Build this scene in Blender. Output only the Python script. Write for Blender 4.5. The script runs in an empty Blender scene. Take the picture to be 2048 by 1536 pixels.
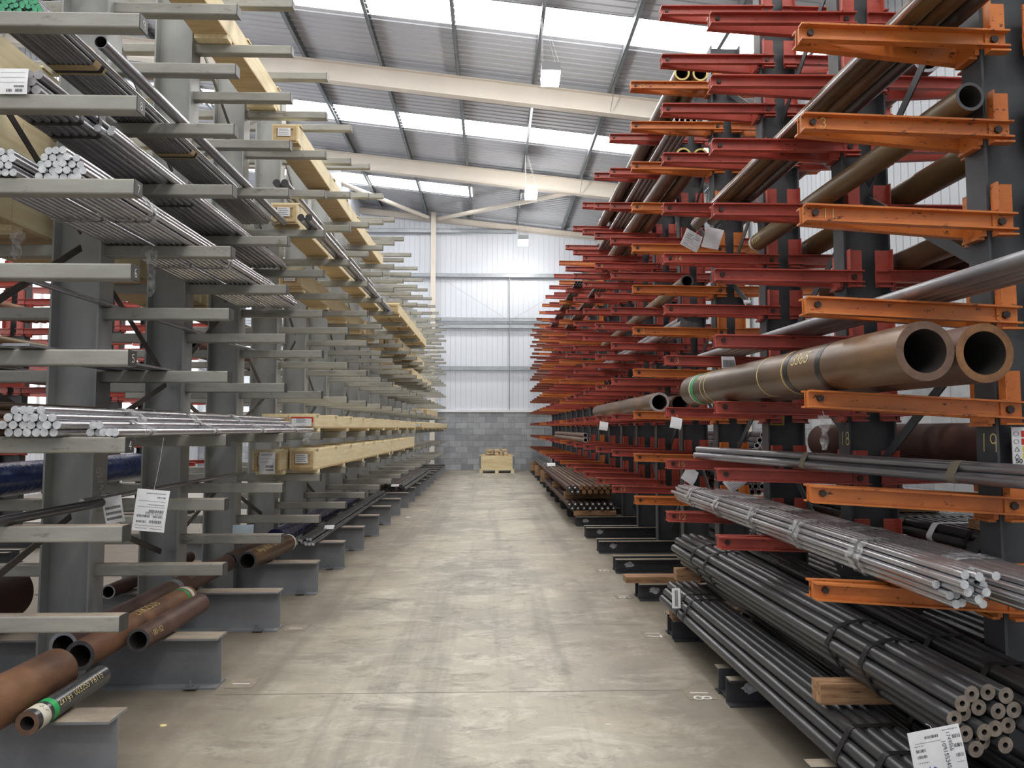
import bpy, math, random
from mathutils import Vector, Matrix, Quaternion
random.seed(7)
SC = bpy.context.scene
COL = SC.collection
PI = math.pi

# ------------------------------------------------------------------ basics
def S(r, g, b):
    f = lambda c: (c/255/12.92) if c <= 10 else ((c/255+.055)/1.055)**2.4
    return (f(r), f(g), f(b), 1)

def link(o, parent=None):
    COL.objects.link(o)
    if parent is not None:
        o.parent = parent
    return o

def tag(o, label, cat, group=None):
    o['label'] = label; o['category'] = cat
    if group: o['group'] = group
    return o

def empty(name, label, cat, loc=(0, 0, 0), group=None, rz=0):
    o = bpy.data.objects.new(name, None)
    o.empty_display_size = .05
    o.location = loc; o.rotation_euler = (0, 0, rz)
    link(o); return tag(o, label, cat, group)

class MB:
    """mesh builder"""
    def __init__(s):
        s.v = []; s.f = []; s.m = []; s.sm = []
    def add(s, vs, fs, m=0, smooth=False):
        b = len(s.v); s.v += [tuple(p) for p in vs]
        for f in fs:
            s.f.append(tuple(b+i for i in f)); s.m.append(m); s.sm.append(smooth)
        return s
    def box(s, x0, x1, y0, y1, z0, z1, m=0):
        vs = [(x, y, z) for z in (z0, z1) for y in (y0, y1) for x in (x0, x1)]
        return s.add(vs, [(0, 2, 3, 1), (4, 5, 7, 6), (0, 1, 5, 4), (2, 6, 7, 3), (0, 4, 6, 2), (1, 3, 7, 5)], m)
    def hexa(s, c, m=0):   # 8 corners ordered like box
        return s.add(c, [(0, 2, 3, 1), (4, 5, 7, 6), (0, 1, 5, 4), (2, 6, 7, 3), (0, 4, 6, 2), (1, 3, 7, 5)], m)
    def bar(s, a, b, w, h, up=(0, 0, 1), m=0):   # rectangular bar between two points
        a = Vector(a); b = Vector(b); d = (b-a).normalized(); u = Vector(up)
        sx = d.cross(u)
        if sx.length < 1e-4: sx = d.cross(Vector((1, 0, 0)))
        sx.normalize(); u = sx.cross(d)
        cs = []
        for q in (-1, 1):
            for p in (a, b):
                for r in (-1, 1):
                    cs.append(p+sx*(r*w/2)+u*(q*h/2))
        return s.hexa(cs, m)
    def tube(s, pts, r, n=8, m=0, caps=True):
        pts = [Vector(p) for p in pts]; rings = []
        for i, p in enumerate(pts):
            d = (pts[min(i+1, len(pts)-1)]-pts[max(i-1, 0)]).normalized()
            a = d.cross(Vector((0, 0, 1)))
            if a.length < 1e-3: a = d.cross(Vector((1, 0, 0)))
            a.normalize(); c = a.cross(d)
            rings.append([p+a*(r*math.cos(2*PI*k/n))+c*(r*math.sin(2*PI*k/n)) for k in range(n)])
        vs = [q for g in rings for q in g]; fs = []
        for i in range(len(pts)-1):
            for k in range(n):
                fs.append((i*n+k, i*n+(k+1) % n, (i+1)*n+(k+1) % n, (i+1)*n+k))
        s.add(vs, fs, m, True)
        if caps:
            s.add(rings[0], [tuple(range(n))], m); s.add(rings[-1], [tuple(reversed(range(n)))], m)
        return s
    def extrude(s, prof, axis, a, b, m=0, smooth=False, caps=True):
        """closed profile (p,q) swept along axis: 'x' -> (y,z); 'y' -> (x,z); 'z' -> (x,y)"""
        def P(t, p):
            return (t, p[0], p[1]) if axis == 'x' else ((p[0], t, p[1]) if axis == 'y' else (p[0], p[1], t))
        n = len(prof)
        va = [P(a, p) for p in prof]; vb = [P(b, p) for p in prof]
        s.add(va+vb, [(i, (i+1) % n, n+(i+1) % n, n+i) for i in range(n)], m, smooth)
        if caps:
            s.add(va, [tuple(reversed(range(n)))], m); s.add(vb, [tuple(range(n))], m)
        return s
    def mesh(s, name, mats):
        me = bpy.data.meshes.new(name)
        me.from_pydata(s.v, [], s.f)
        for m in (mats if isinstance(mats, (list, tuple)) else [mats]): me.materials.append(m)
        me.polygons.foreach_set('material_index', s.m)
        me.polygons.foreach_set('use_smooth', s.sm)
        me.update(); return me
    def obj(s, name, mats, parent=None, loc=(0, 0, 0)):
        o = bpy.data.objects.new(name, s.mesh(name, mats)); o.location = loc
        return link(o, parent)

def inst(name, me, parent=None, loc=(0, 0, 0), rz=0):
    o = bpy.data.objects.new(name, me); o.location = loc
    if rz: o.rotation_euler = (0, 0, rz)
    return link(o, parent)

def struct(o):
    o['kind'] = 'structure'; return o

def cylmesh(name, r, L, mats, bore=None, n=20):
    """along +Y, 0..L.  slots: body, end, inside"""
    b = MB()
    ring = lambda rr, y: [(rr*math.cos(2*PI*k/n), y, rr*math.sin(2*PI*k/n)) for k in range(n)]
    A = ring(r, 0); B = ring(r, L)
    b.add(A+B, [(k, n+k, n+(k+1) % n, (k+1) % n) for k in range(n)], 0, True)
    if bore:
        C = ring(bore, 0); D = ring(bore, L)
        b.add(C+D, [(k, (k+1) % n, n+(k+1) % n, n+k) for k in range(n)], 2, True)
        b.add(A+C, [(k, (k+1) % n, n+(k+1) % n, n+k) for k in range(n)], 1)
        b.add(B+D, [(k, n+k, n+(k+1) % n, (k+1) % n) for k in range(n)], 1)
    else:
        b.add(A, [tuple(range(n))], 1); b.add(B, [tuple(reversed(range(n)))], 1)
    return b.mesh(name, mats)

# ------------------------------------------------------------------ materials
def newmat(name):
    m = bpy.data.materials.new(name); m.use_nodes = True
    nt = m.node_tree; return m, nt, nt.nodes['Principled BSDF']

def surf(name, c1, c2=None, scale=6, stretch=(1, 1, 1), rough=.6, metal=0, c3=None, c3pos=.66, c3w=.04,
         c3scale=None, bump=0, bscale=40, rand=True, detail=6, spec=.5, rough2=None, lo=.35, hi=.65):
    """two-tone noise surface with optional chips / stains / painted highlights (c3)"""
    m, nt, p = newmat(name)
    N = nt.nodes.new; Lk = nt.links.new
    p.inputs['Roughness'].default_value = rough; p.inputs['Metallic'].default_value = metal
    p.inputs['Specular IOR Level'].default_value = spec
    if c2 is None:
        p.inputs['Base Color'].default_value = c1; return m
    tc = N('ShaderNodeTexCoord'); mp = N('ShaderNodeMapping'); mp.inputs['Scale'].default_value = stretch
    src = tc.outputs['Object']
    if rand:
        oi = N('ShaderNodeObjectInfo'); mu = N('ShaderNodeVectorMath'); mu.operation = 'MULTIPLY_ADD'
        cx = N('ShaderNodeCombineXYZ')
        for i in range(3): Lk(oi.outputs['Random'], cx.inputs[i])
        Lk(cx.outputs[0], mu.inputs[0]); mu.inputs[1].default_value = (37, 53, 71); Lk(src, mu.inputs[2]); src = mu.outputs[0]
    Lk(src, mp.inputs['Vector'])
    nz = N('ShaderNodeTexNoise'); nz.inputs['Scale'].default_value = scale; nz.inputs['Detail'].default_value = detail
    nz.inputs['Roughness'].default_value = .62
    Lk(mp.outputs[0], nz.inputs['Vector'])
    r = N('ShaderNodeValToRGB'); r.color_ramp.elements[0].position = lo; r.color_ramp.elements[1].position = hi
    r.color_ramp.elements[0].color = c1; r.color_ramp.elements[1].color = c2
    Lk(nz.outputs['Fac'], r.inputs[0]); col = r.outputs[0]
    if c3:
        n2 = N('ShaderNodeTexNoise'); n2.inputs['Scale'].default_value = c3scale or scale*3; n2.inputs['Detail'].default_value = 8
        n2.inputs['Roughness'].default_value = .7
        Lk(mp.outputs[0], n2.inputs['Vector'])
        r2 = N('ShaderNodeValToRGB'); r2.color_ramp.elements[0].position = c3pos; r2.color_ramp.elements[1].position = c3pos+c3w
        r2.color_ramp.elements[0].color = (0, 0, 0, 1); r2.color_ramp.elements[1].color = (1, 1, 1, 1)
        Lk(n2.outputs['Fac'], r2.inputs[0])
        mx = N('ShaderNodeMix'); mx.data_type = 'RGBA'; Lk(r2.outputs[0], mx.inputs[0]); Lk(col, mx.inputs[6]); mx.inputs[7].default_value = c3
        col = mx.outputs[2]
    Lk(col, p.inputs['Base Color'])
    if rough2 is not None:
        mr = N('ShaderNodeMapRange'); Lk(nz.outputs['Fac'], mr.inputs[0]); mr.inputs[1].default_value = lo; mr.inputs[2].default_value = hi
        mr.inputs[3].default_value = rough; mr.inputs[4].default_value = rough2; Lk(mr.outputs[0], p.inputs['Roughness'])
    if bump:
        n3 = N('ShaderNodeTexNoise'); n3.inputs['Scale'].default_value = bscale; n3.inputs['Detail'].default_value = 5
        Lk(mp.outputs[0], n3.inputs['Vector'])
        bp = N('ShaderNodeBump'); bp.inputs['Strength'].default_value = bump; bp.inputs['Distance'].default_value = .01
        Lk(n3.outputs['Fac'], bp.inputs['Height']); Lk(bp.outputs[0], p.inputs['Normal'])
    return m

def emit(name, col, strength):
    m = bpy.data.materials.new(name); m.use_nodes = True; nt = m.node_tree
    nt.nodes.remove(nt.nodes['Principled BSDF'])
    e = nt.nodes.new('ShaderNodeEmission'); e.inputs[0].default_value = col; e.inputs[1].default_value = strength
    nt.links.new(e.outputs[0], nt.nodes['Material Output'].inputs[0]); return m

M = {}
M['brace'] = surf('dark_brace_steel', S(70, 66, 62), S(90, 84, 78), 6, rough=.5)
M['arm'] = surf('weathered_grey_paint', S(163, 162, 154), S(138, 137, 130), 3, (.6, 2, 2), .45, c3=S(98, 90, 80), c3pos=.58, c3w=.14, c3scale=9, bump=.05)
M['post'] = surf('grey_post_paint', S(166, 168, 166), S(146, 148, 147), 2.5, (1, 1, .5), .45, c3=S(96, 93, 88), c3pos=.70, c3w=.05, c3scale=14)
M['base'] = surf('grey_base_steel', S(140, 142, 146), S(118, 120, 124), 2, (1, 1, 1), .42, c3=S(140, 124, 110), c3pos=.66, c3w=.1, c3scale=6)
M['girt'] = surf('bright_galvanised_rail', S(176, 182, 188), S(160, 166, 172), 4, rough=.4, metal=.2)
M['dust'] = surf('dusty_flange_top', S(158, 146, 130), S(132, 120, 106), 5, (1, 3, 1), .7)
M['cap'] = surf('black_end_cap', S(52, 52, 52), S(66, 65, 64), 20, rough=.5)
M['dark'] = surf('charcoal_post_paint', S(62, 64, 68), S(74, 76, 80), 3, rough=.5, c3=S(100, 98, 94), c3pos=.72, c3w=.06, c3scale=14)
M['darkbase'] = surf('charcoal_base_steel', S(56, 57, 61), S(70, 70, 74), 3, rough=.42, c3=S(132, 112, 92), c3pos=.72, c3w=.1, c3scale=7)
M['orange'] = surf('orange_paint', S(210, 126, 60), S(188, 104, 48), 3, (1, 2, 2), .38, c3=S(84, 52, 34), c3pos=.60, c3w=.03, c3scale=18)
M['red'] = surf('red_paint', S(184, 84, 70), S(152, 64, 54), 3, (1, 2, 2), .38, c3=S(78, 40, 34), c3pos=.62, c3w=.04, c3scale=16)
M['rust_red'] = surf('faded_red_oxide_paint', S(152, 84, 58), S(124, 62, 46), 3, (1, 2, 2), .5, c3=S(70, 36, 28), c3pos=.66, c3w=.05, c3scale=20)
M['bolt'] = surf('dark_bolt_steel', S(50, 44, 42), S(74, 66, 60), 40, rough=.45, metal=.4)
M['bright'] = surf('bright_drawn_steel', S(206, 206, 210), S(176, 176, 182), 5, (1, .15, 1), .22, .78, rough2=.32)
M['silver'] = surf('dull_galvanised_tube', S(178, 180, 184), S(146, 148, 153), 6, (1, .2, 1), .3, .35, rough2=.4)
M['brightend'] = surf('sawn_bar_end', S(222, 225, 228), S(186, 189, 194), 30, rough=.45, metal=.1)
M['grey_bar'] = surf('grey_rolled_steel', S(170, 170, 175), S(130, 130, 136), 5, (1, .12, 1), .26, .65, rough2=.36)
M['grey_end'] = surf('grey_sawn_end', S(168, 166, 168), S(140, 138, 142), 30, rough=.5, metal=.2)
M['green_end'] = surf('green_painted_end', S(92, 182, 138), S(66, 158, 116), 25, rough=.5)
M['black_tube'] = surf('black_hot_finished_tube', S(98, 99, 102), S(70, 70, 73), 4, (1, .12, 1), .24, .6, rough2=.36)
M['tube_end'] = surf('machined_tube_end', S(188, 176, 164), S(150, 138, 128), 24, rough=.38, metal=.5)
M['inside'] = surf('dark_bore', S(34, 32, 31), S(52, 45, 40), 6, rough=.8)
M['rust'] = surf('orange_rust', S(132, 94, 66), S(94, 62, 46), 5, (1, .5, 1), .62, c3=S(78, 58, 48), c3pos=.55, c3w=.2, c3scale=3, bump=.1)
M['rust_dark'] = surf('dark_brown_rust', S(98, 72, 62), S(74, 54, 48), 5, (1, .5, 1), .55, c3=S(118, 78, 58), c3pos=.62, c3w=.15, c3scale=4)
M['rust_deep'] = surf('deep_brown_rust', S(78, 48, 40), S(60, 38, 33), 5, (1, .5, 1), .7)
M['brown_pipe'] = surf('mill_scale_brown', S(104, 80, 58), S(70, 54, 42), 4, (1, .3, 1), .36, c3=S(138, 98, 56), c3pos=.52, c3w=.22, c3scale=3)
M['olive_pipe'] = surf('varnished_olive_brown', S(116, 94, 58), S(78, 62, 42), 4, (1, .2, 1), .36, c3=S(142, 100, 54), c3pos=.56, c3w=.15, c3scale=5)
M['brown_end'] = surf('rusty_cut_face', S(118, 92, 76), S(96, 74, 62), 20, rough=.6)
M['lightend'] = surf('pale_cut_face', S(176, 178, 184), S(150, 152, 158), 20, rough=.5)
M['darkend'] = surf('dark_cut_face', S(98, 96, 98), S(76, 74, 76), 20, rough=.5)
M['yellow_end'] = surf('yellow_painted_end', S(226, 206, 130), S(206, 184, 108), 20, rough=.5)
M['rustend'] = surf('rusty_bar_end', S(146, 104, 68), S(112, 78, 52), 16, rough=.6)
M['wood'] = surf('pale_pine', S(240, 228, 192), S(226, 206, 162), 3, (9, .7, 9), .6, c3=S(176, 140, 96), c3pos=.70, c3w=.05, c3scale=5)
M['woodend'] = surf('amber_plywood', S(208, 186, 146), S(190, 160, 116), 3, (1, 8, 8), .6, c3=S(146, 112, 76), c3pos=.70, c3w=.05, c3scale=5)
M['woodcut'] = surf('pine_offcut', S(236, 208, 164), S(206, 168, 118), 8, rough=.65)
M['boxboard'] = surf('pale_box_board', S(234, 218, 178), S(214, 190, 142), 2, (.8, 7, 7), .6, c3=S(168, 132, 90), c3pos=.70, c3w=.05, c3scale=4)
M['timber'] = surf('weathered_timber', S(178, 140, 104), S(124, 90, 64), 4, (1, 9, 9), .7, c3=S(78, 54, 38), c3pos=.58, c3w=.08, c3scale=6)
M['paper'] = surf('white_paper', S(240, 241, 244), S(232, 233, 236), 20, rough=.6)
M['bluepaper'] = surf('pale_blue_paper', S(208, 226, 236), S(196, 216, 228), 20, rough=.6)
M['ink'] = surf('printed_ink', S(70, 72, 78)); M['blueink'] = surf('blue_pen', S(44, 70, 170))
M['chalk'] = surf('white_chalk', S(226, 226, 220)); M['ychalk'] = surf('yellow_crayon', S(230, 212, 140))
M['ored'] = surf('red_print', S(206, 58, 44)); M['oyel'] = surf('yellow_print', S(236, 214, 40))
M['greenband'] = surf('green_paint_band', S(40, 168, 92), S(30, 146, 78), 12, rough=.5)
M['whiteband'] = surf('white_paint_band', S(226, 222, 206), S(196, 190, 172), 12, rough=.6, c3=S(110, 100, 88), c3pos=.62, c3w=.04, c3scale=30)
M['strap'] = surf('black_strap', S(30, 30, 32), rough=.4)
M['tape'] = surf('buff_paper_tape', S(212, 188, 146), S(192, 168, 126), 8, rough=.6)
M['greytape'] = surf('khaki_tape', S(152, 144, 126), S(136, 128, 110), 8, rough=.6)
M['bluewrap'] = surf('blue_shrink_wrap', S(38, 66, 128), S(22, 40, 92), 7, (1, 2.5, 1), .18, c3=S(140, 160, 196), c3pos=.64, c3w=.06, c3scale=9, bump=.6, bscale=14)
M['navywrap'] = surf('navy_wrap', S(62, 68, 112), S(34, 38, 74), 8, (1, 3, 1), .2, c3=S(164, 172, 200), c3pos=.56, c3w=.1, c3scale=9, bump=.6, bscale=16)  # pale blotches are highlights on the film, painted into the colour
M['cream'] = surf('cream_beam_paint', S(226, 218, 206), S(220, 211, 199), 1, rough=.5)
M['galv'] = surf('galvanised_steel', S(132, 138, 142), S(116, 122, 126), 4, rough=.4, metal=.35)
M['white_clad'] = surf('white_cladding', S(222, 227, 236), rough=.45)
M['liner'] = surf('roof_liner_sheet', S(190, 193, 200))
M['lamp_body'] = surf('lamp_housing', S(206, 212, 214), rough=.4)
M['wire'] = surf('steel_wire', S(196, 196, 196), rough=.4)
M['grey_clad'] = surf('grey_white_cladding', S(172, 176, 182))
M['white_trim'] = surf('white_flashing', S(240, 240, 240), rough=.4)
M['paintmark'] = surf('white_spray_mark', S(226, 228, 234), S(170, 172, 178), 40, rough=.6)
M['plate'] = surf('floor_paint_brown', S(146, 136, 121), S(134, 124, 110), 12, rough=.7)
M['sky'] = emit('skylight_daylight', (1, .985, .96, 1), 11)
M['lamp'] = emit('lamp_glow', (1, .97, .92, 1), 135)
M['win'] = emit('window_daylight', (.97, .985, 1, 1), 2.2)

def film_mat():
    m = bpy.data.materials.new('clear_plastic_film'); m.use_nodes = True; nt = m.node_tree; p = nt.nodes['Principled BSDF']
    p.inputs['Base Color'].default_value = (.82, .83, .85, 1); p.inputs['Roughness'].default_value = .16
    N = nt.nodes.new; tc = N('ShaderNodeTexCoord'); nz = N('ShaderNodeTexNoise'); nz.inputs['Scale'].default_value = 26; nz.inputs['Detail'].default_value = 4
    nt.links.new(tc.outputs['Object'], nz.inputs['Vector'])
    mr = N('ShaderNodeMapRange'); mr.inputs[1].default_value = .35; mr.inputs[2].default_value = .7; mr.inputs[3].default_value = .04; mr.inputs[4].default_value = .6
    nt.links.new(nz.outputs['Fac'], mr.inputs[0]); nt.links.new(mr.outputs[0], p.inputs['Alpha'])
    bp = N('ShaderNodeBump'); bp.inputs['Strength'].default_value = .8; bp.inputs['Distance'].default_value = .01
    nt.links.new(nz.outputs['Fac'], bp.inputs['Height']); nt.links.new(bp.outputs[0], p.inputs['Normal'])
    return m
M['film'] = film_mat()

def floor_mat():
    m, nt, p = newmat('worn_concrete')
    N = nt.nodes.new; L = nt.links.new
    tc = N('ShaderNodeTexCoord')
    def noise(scale, stretch, detail=8, rough=.65, dist=0):
        mp = N('ShaderNodeMapping'); mp.inputs['Scale'].default_value = stretch; L(tc.outputs['Object'], mp.inputs[0])
        n = N('ShaderNodeTexNoise'); n.inputs['Scale'].default_value = scale; n.inputs['Detail'].default_value = detail
        n.inputs['Roughness'].default_value = rough; n.inputs['Distortion'].default_value = dist; L(mp.outputs[0], n.inputs['Vector']); return n.outputs['Fac']
    def ramp(fac, a, b, ca, cb):
        r = N('ShaderNodeValToRGB'); r.color_ramp.elements[0].position = a; r.color_ramp.elements[1].position = b
        r.color_ramp.elements[0].color = ca; r.color_ramp.elements[1].color = cb; L(fac, r.inputs[0]); return r.outputs[0]
    def mix(f, a, b, bt='MIX'):
        x = N('ShaderNodeMix'); x.data_type = 'RGBA'; x.blend_type = bt
        if isinstance(f, float): x.inputs[0].default_value = f
        else: L(f, x.inputs[0])
        for k, v in ((6, a), (7, b)):
            if isinstance(v, tuple): x.inputs[k].default_value = v
            else: L(v, x.inputs[k])
        return x.outputs[2]
    W = (1, 1, 1, 1); B = (0, 0, 0, 1)
    def ramp_hi(v):
        m_ = N('ShaderNodeMapRange'); L(v, m_.inputs[0]); m_.inputs[1].default_value = 1.45; m_.inputs[2].default_value = 2.5; m_.inputs[3].default_value = 0; m_.inputs[4].default_value = .85
        return m_.outputs[0]
    c = ramp(noise(.7, (1, 1, 1), 6, .6, .5), .38, .62, S(152, 147, 136), S(184, 177, 159))
    c = mix(ramp(noise(2.2, (.85, 1.4, 1), 10, .75, .8), .5, .62, B, (.75, .75, .75, 1)), c, S(204, 198, 183))
    c = mix(ramp(noise(2.8, (.8, 1.6, 1), 12, .8, .6), .52, .63, B, (.7, .7, .7, 1)), c, S(118, 112, 103))
    c = mix(ramp(noise(7, (.7, 2.6, 1), 10, .8, .5), .57, .68, B, (.6, .6, .6, 1)), c, S(214, 209, 196))
    c = mix(ramp(noise(6, (1, 1.8, 1), 12, .85), .58, .69, B, (.6, .6, .6, 1)), c, S(104, 96, 85))
    c = mix(ramp(noise(26, (.8, 1.6, 1), 6, .7), .60, .70, B, (.4, .4, .4, 1)), c, S(94, 88, 80))
    # tyre tracks along the aisle
    c = mix(ramp(noise(1.1, (2.2, .12, 1), 6, .65), .50, .62, B, (.42, .42, .42, 1)), c, S(112, 108, 102))
    # darker brown bands along both racks, edges broken by noise
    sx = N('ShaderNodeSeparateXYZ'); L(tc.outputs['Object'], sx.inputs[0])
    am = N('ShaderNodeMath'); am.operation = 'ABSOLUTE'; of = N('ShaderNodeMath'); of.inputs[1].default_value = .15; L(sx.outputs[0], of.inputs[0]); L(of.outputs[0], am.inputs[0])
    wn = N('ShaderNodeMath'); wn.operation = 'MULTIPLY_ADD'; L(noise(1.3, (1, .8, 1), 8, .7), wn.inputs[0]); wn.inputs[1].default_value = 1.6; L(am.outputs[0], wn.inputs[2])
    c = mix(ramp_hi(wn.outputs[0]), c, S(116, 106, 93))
    L(c, p.inputs['Base Color']); p.inputs['Roughness'].default_value = .5
    n = noise(30, (1, 1, 1)); bp = N('ShaderNodeBump'); bp.inputs['Strength'].default_value = .08; bp.inputs['Distance'].default_value = .01
    L(n, bp.inputs['Height']); L(bp.outputs[0], p.inputs['Normal'])
    rr = N('ShaderNodeMapRange'); L(noise(2, (1, 1, 1)), rr.inputs[0]); rr.inputs[3].default_value = .36; rr.inputs[4].default_value = .62; L(rr.outputs[0], p.inputs['Roughness'])
    return m
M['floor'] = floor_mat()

def block_mat():
    m, nt, p = newmat('concrete_blockwork')
    N = nt.nodes.new; L = nt.links.new
    tc = N('ShaderNodeTexCoord'); sx = N('ShaderNodeSeparateXYZ'); L(tc.outputs['Object'], sx.inputs[0])
    ad = N('ShaderNodeMath'); L(sx.outputs[0], ad.inputs[0]); L(sx.outputs[1], ad.inputs[1])
    cx = N('ShaderNodeCombineXYZ'); L(ad.outputs[0], cx.inputs[0]); L(sx.outputs[2], cx.inputs[1])
    b = N('ShaderNodeTexBrick'); L(cx.outputs[0], b.inputs['Vector'])
    b.inputs['Scale'].default_value = 1; b.inputs['Brick Width'].default_value = .45; b.inputs['Row Height'].default_value = .225
    b.inputs['Mortar Size'].default_value = .006; b.inputs['Mortar Smooth'].default_value = .2; b.inputs['Bias'].default_value = 0
    b.inputs['Color1'].default_value = S(170, 173, 177); b.inputs['Color2'].default_value = S(140, 143, 148); b.inputs['Mortar'].default_value = S(122, 124, 128)
    n = N('ShaderNodeTexNoise'); n.inputs['Scale'].default_value = 5; n.inputs['Detail'].default_value = 8; L(tc.outputs['Object'], n.inputs['Vector'])
    mr = N('ShaderNodeMapRange'); L(n.outputs['Fac'], mr.inputs[0]); mr.inputs[3].default_value = .72; mr.inputs[4].default_value = 1.25
    mx = N('ShaderNodeMix'); mx.data_type = 'RGBA'; mx.blend_type = 'MULTIPLY'; mx.inputs[0].default_value = 1
    L(b.outputs['Color'], mx.inputs[6]); L(mr.outputs[0], mx.inputs[7]); L(mx.outputs[2], p.inputs['Base Color'])
    p.inputs['Roughness'].default_value = .85
    bp = N('ShaderNodeBump'); bp.inputs['Strength'].default_value = .5; bp.inputs['Distance'].default_value = .01; bp.invert = True
    L(b.outputs['Fac'], bp.inputs['Height']); L(bp.outputs[0], p.inputs['Normal'])
    return m
M['block'] = block_mat()

ORD = ['nearest', 'second', 'third', 'fourth', 'fifth', 'sixth', 'seventh', 'eighth', 'ninth', 'tenth', 'eleventh', 'twelfth',
       'thirteenth', 'fourteenth', 'fifteenth', 'sixteenth', 'seventeenth', 'eighteenth', 'farthest']

# ------------------------------------------------------------------ stroke lettering
def arc(cx, cy, rx, ry, a0, a1, n=9):
    return [(cx+rx*math.cos(math.radians(a0+(a1-a0)*i/n)), cy+ry*math.sin(math.radians(a0+(a1-a0)*i/n))) for i in range(n+1)]
G = {
 '0': [arc(.3, .5, .27, .5, 0, 360, 16)], '1': [[(.32, 1), (.28, 0)]],
 '2': [arc(.3, .72, .26, .28, 170, -40)+[(.05, .02), (.6, .04)]],
 '3': [arc(.27, .75, .25, .25, 150, -80)+arc(.27, .26, .28, .26, 80, -150)],
 '4': [[(.42, 0), (.42, 1), (.05, .35), (.62, .35)]],
 '5': [[(.55, 1), (.12, .98), (.1, .6)]+arc(.28, .32, .27, .3, 120, -150)],
 '6': [arc(.42, .6, .36, .44, 95, 190, 7)+arc(.3, .26, .24, .26, 170, -180, 12)],
 '7': [[(.04, .98), (.58, 1), (.22, 0)]],
 '8': [arc(.3, .75, .22, .25, -90, 270, 12), arc(.3, .25, .27, .25, 90, 450, 12)],
 '9': [arc(.3, .72, .24, .27, 20, 380, 12)+[(.5, 0)]],
 'X': [[(.05, 1), (.55, 0)], [(.55, 1), (.05, 0)]], 'L': [[(.1, 1), (.08, 0), (.5, .02)]],
 'R': [[(.1, 0), (.1, 1)]+arc(.12, .75, .35, .25, 90, -90, 7)+[(.5, 0)]], 'P': [[(.1, 0), (.1, 1)]+arc(.12, .74, .35, .26, 90, -90, 7)],
 'S': [arc(.3, .75, .24, .24, 40, 270, 8)+arc(.3, .25, .26, .25, 90, -140, 8)], 'J': [[(.45, 1), (.45, .25)]+arc(.25, .22, .2, .22, 0, -170, 6)],
 'K': [[(.1, 1), (.1, 0)], [(.55, 1), (.1, .45), (.58, 0)]], 'G': [arc(.32, .5, .28, .5, 50, 340, 10)+[(.58, .45), (.35, .45)]],
 'l': [[(.3, 1), (.25, 0)]], 'x': [[(.1, .6), (.5, 0)], [(.5, .6), (.1, 0)]],
 'g': [arc(.28, .35, .2, .25, 0, 360, 10), [(.5, .6), (.48, -.2), (.3, -.35), (.12, -.25)]], 's': [arc(.28, .45, .18, .15, 40, 270, 6)+arc(.28, .15, .18, .15, 90, -140, 6)],
 'k': [[(.1, 1), (.1, 0)], [(.48, .6), (.1, .28), (.5, 0)]], '/': [[(.5, 1), (.1, 0)]], '-': [[(.1, .5), (.5, .5)]],
}
def text_mb(text, size, fn, w=None, adv=.78):
    """fn(u,v) -> 3d point; u along the line, v up; glyph height = size"""
    w = w or size*.09; b = MB(); x = 0; lift = 0
    for ch in text:
        for pl in G.get(ch, []):
            for (x0, y0), (x1, y1) in zip(pl[:-1], pl[1:]):
                a = Vector((x+x0*size, y0*size)); c = Vector((x+x1*size, y1*size)); d = c-a
                if d.length < 1e-6: continue
                d.normalize(); n = Vector((-d.y, d.x))*(w/2); e = d*(w*.35)
                a2, c2 = a-e, c+e; k = max(1, int((c-a).length/(size*.12)))
                for t in range(k):
                    s0, s1 = a2+(c2-a2)*(t/k), a2+(c2-a2)*((t+1)/k)
                    q = [Vector(fn(p.x, p.y)) for p in (s0+n, s0-n, s1-n, s1+n)]; nn = (q[1]-q[0]).cross(q[3]-q[0]).normalized()*(1.5e-5*lift)
                    b.add([p+nn for p in q], [(0, 1, 2, 3)])
                lift = (lift+1) % 40
        x += size*(adv if ch != ' ' else .55)
    return b
def plane_fn(o, u, v):
    o, u, v = Vector(o), Vector(u), Vector(v)
    return lambda a, b: o+u*a+v*b
def pipe_text(parent, r, text, y, ang, size, mat, side=1, name='crayon_writing'):
    """on a pipe along local +Y. side=+1: readable from +X; -1: readable from -X"""
    R = r+.0012; a0 = math.radians(ang)
    fn = lambda u, v: (R*math.cos(a0+side*v/R), y+side*u, R*math.sin(a0+side*v/R))
    return text_mb(text, size, fn).obj(name, mat, parent)
def ring_band(r, w, t=.0015, n=40):
    b = MB(); P = lambda rr, y: [(rr*math.cos(2*PI*k/n), y, rr*math.sin(2*PI*k/n)) for k in range(n)]
    R = r+t; a, c, d, e = P(r+.0002, 0), P(R, 0), P(R, w), P(r+.0002, w)
    for p, q in ((a, c), (c, d), (d, e)):
        b.add(p+q, [(k, n+k, n+(k+1) % n, (k+1) % n) for k in range(n)], 0, True)
    return b

# ------------------------------------------------------------------ pipes and bundles
def orient(o, d):
    o.rotation_mode = 'QUATERNION'; o.rotation_quaternion = Vector((0, 1, 0)).rotation_difference(Vector(d).normalized())
MESHES = {}
def cyl(name, r, L, mats, bore=None, n=20):
    key = (name, round(r, 5), round(L, 3), tuple(mats), bore, n)
    if key not in MESHES: MESHES[key] = cylmesh(name, r, L, [M[x] for x in mats], bore, n)
    return MESHES[key]
def pipe(name, label, a, b, r, mats, bore=None, group=None, cat=None, n=40):
    a, b = Vector(a), Vector(b)
    o = bpy.data.objects.new(name, cyl(name, r, (b-a).length, mats, bore, n)); o.location = a
    orient(o, b-a); link(o); return tag(o, label, cat or name.split('_')[-1], group)

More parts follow.
